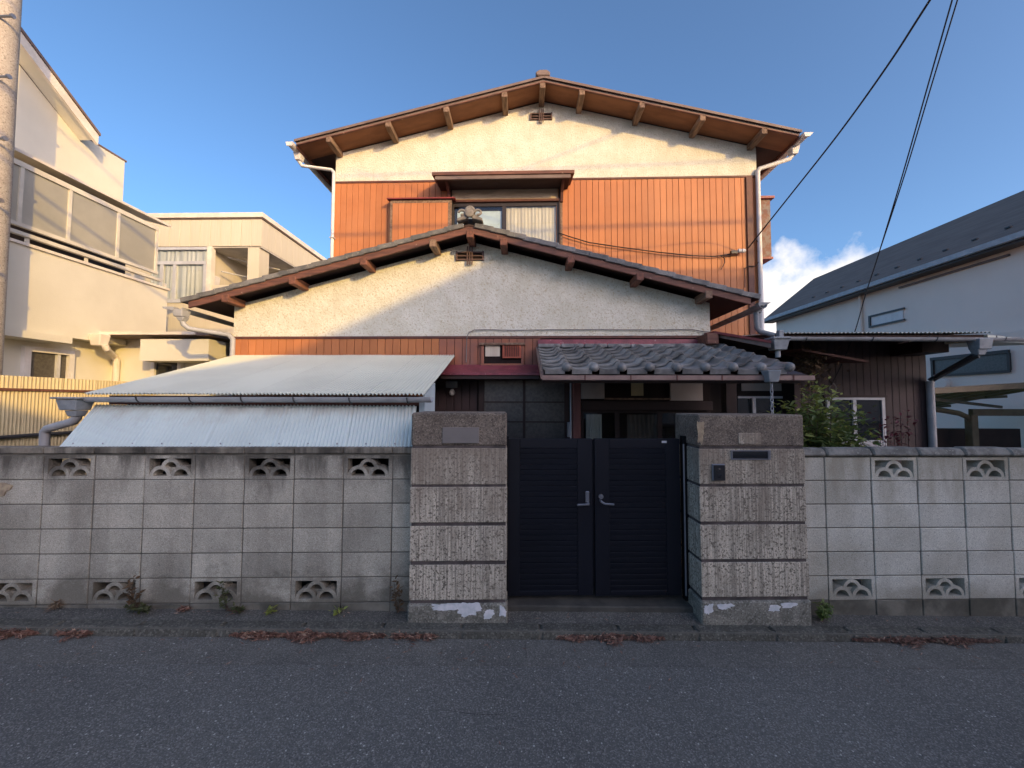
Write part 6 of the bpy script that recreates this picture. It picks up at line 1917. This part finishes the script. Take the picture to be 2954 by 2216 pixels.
# ---------------------------------------------------------------- fallen leaves in the gutter
def leaf_pile(x0, x1, y0, y1, n, label, m=m_dry, z=0.0, ln=(0.03, 0.065), height=0.028, spread=0.8):
    mb = MB()
    a, b = atG(x0, y1, z), atG(x1, y0, z)
    cx_, cy_ = (a.x + b.x) / 2, (a.y + b.y) / 2
    hx, hy = abs(b.x - a.x) / 2, abs(b.y - a.y) / 2
    for k in range(n):
        u = rnd.uniform(-1, 1)
        wdt = (1 - abs(u) ** 2.5) * (0.55 + 0.45 * math.sin(u * 9 + x0))
        v = rnd.gauss(0, 0.5) * max(wdt, 0.12)
        x = cx_ + u * hx * rnd.uniform(0.9, 1.03)
        if z == 0.0:
            v = abs(rnd.gauss(0, 0.55)) * max(wdt, 0.15)
            y = YK + 0.016 - min(v, 1.7) * 0.095 * spread
            zz = 0.004 + rnd.random() * height * max(0.1, 1 - v * 0.8) * (0.35 + wdt)
        else:
            y = cy_ + v * hy + hy * 0.15
            zz = z + 0.003 + rnd.random() * height * max(0, 1 - abs(v)) * (0.3 + wdt)
        l, w = rnd.uniform(*ln), rnd.uniform(0.005, 0.011)
        an = rnd.gauss(0, 0.8) if rnd.random() < 0.7 else rnd.uniform(0, 3.14)
        d = Vector((math.cos(an), math.sin(an), rnd.gauss(0, 0.22))) * l / 2
        s = Vector((-math.sin(an), math.cos(an), rnd.gauss(0, 0.35))) * w / 2
        c_ = Vector((x, y, zz + abs(d.z) - FALL * x))
        mb.add([c_ - d, c_ - s + Vector((0, 0, 0.003)), c_ + d, c_ + s + Vector((0, 0, 0.003))], [(0, 1, 2, 3)])
    return solo('fallen_leaves', mb, m, label, 'leaves', (cx_, cy_, z - FALL * cx_), W, 'drifts of fallen leaves along the kerb', kind='stuff')


leaf_pile(-60, 150, 1812, 1850, 750, 'drift of dry brown leaves in the gutter, cut by the left edge')
leaf_pile(140, 292, 1820, 1845, 360, 'thin drift of dry leaves ending near a kerb joint on the left')
leaf_pile(630, 1120, 1822, 1866, 2600, 'longest drift of reddish-brown dry leaves, in the gutter below the left wall')
leaf_pile(1120, 1268, 1830, 1854, 430, 'tail of the long drift, in front of the left pillar')
leaf_pile(1610, 1905, 1832, 1870, 1050, 'drift of dry leaves in the gutter in front of the gate')
leaf_pile(2505, 2845, 1836, 1882, 1350, 'drift of dry leaves in the gutter below the right wall')
leaf_pile(108, 205, 1740, 1776, 70, 'small heap of straw and leaves on the pavement at far left', m_straw, 0.06, (0.05, 0.14), 0.05)
leaf_pile(490, 560, 1752, 1778, 90, 'small heap of red-brown leaves on the pavement by the tall weeds', m_dry, 0.06)
leaf_pile(650, 705, 1754, 1780, 70, 'few red-brown leaves on the pavement below the greenish weed', m_dry, 0.06)
leaf_pile(1140, 1170, 1752, 1770, 60, 'leaf litter in the corner beside the left pillar', m_dry, 0.06)

# ---------------------------------------------------------------- houses across the street: they shade the lower half of the scene
ac = thing('house', 'hip-roofed grey house across the street, whose shadow falls over the gate', 'house', (15, -9.5, -0.05), H)
ex0, ex1, ey0, ey1, ez = 5.85, 23.5, -13.0, -6.6, 6.0
part('wall', MB().box(ex0 + 0.6, ex1 - 0.6, ey0 + 0.5, ey1 - 0.4, -0.05, ez + 0.02), m_acc, ac)
part('roof', MB().add([(ex0, ey0, ez), (ex1, ey0, ez), (ex1, ey1, ez), (ex0, ey1, ez), (14.15, -10, 9.97), (21.0, -10, 9.97)],
                      [(0, 1, 2, 3), (0, 4, 5, 1), (1, 5, 2), (2, 5, 4, 3), (3, 4, 0)]), m_rroof, ac)
for k in range(4):
    w_ = part('window', MB().box(8 + k * 3, 9.6 + k * 3, ey1 - 0.399, ey1 - 0.36, 3.4, 4.8), m_glassd, ac)
    part('frame', MB().box(7.93 + k * 3, 9.67 + k * 3, ey1 - 0.399, ey1 - 0.34, 4.801, 4.88), m_silver, w_)
ac2 = thing('apartment_building', 'flat-roofed grey building across the street, left of the hip-roofed house', 'building', (3.4, -9.5, -0.05), H)
part('wall', MB().box(0.4, 5.65, -12, -8.0, -0.05, 6.1), m_acc, ac2)
part('parapet_cap', MB().box(0.3, 5.7, -12.1, -7.95, 6.101, 6.16), m_fascia, ac2)
for k in range(1):
    part('window', MB().box(2.0, 3.8, -7.999, -7.95, 3.5, 4.9), m_glassd, ac2)

# single leaves blown out of the drifts
mb = MB()
for k in range(170):
    x = rnd.uniform(-5.2, 5.2)
    y = YK - 0.02 - abs(rnd.gauss(0, 0.28)) if rnd.random() < 0.75 else rnd.uniform(YK + 0.15, YW - 0.05)
    z = (0.004 if y < YK else 0.066) - FALL * x
    l, w, an = rnd.uniform(0.025, 0.06), rnd.uniform(0.005, 0.010), rnd.uniform(0, 6.28)
    d = Vector((math.cos(an), math.sin(an), rnd.uniform(-.15, .15))) * l / 2
    s = Vector((-math.sin(an), math.cos(an), rnd.uniform(-.3, .3))) * w / 2
    c_ = Vector((x, y, z + abs(d.z) + 0.002))
    mb.add([c_ - d, c_ - s, c_ + d, c_ + s], [(0, 1, 2, 3)])
solo('fallen_leaves', mb, m_dry, 'single dry leaves scattered over gutter and pavement', 'leaves', (0, YK, 0.0), W, 'drifts of fallen leaves along the kerb', kind='stuff')
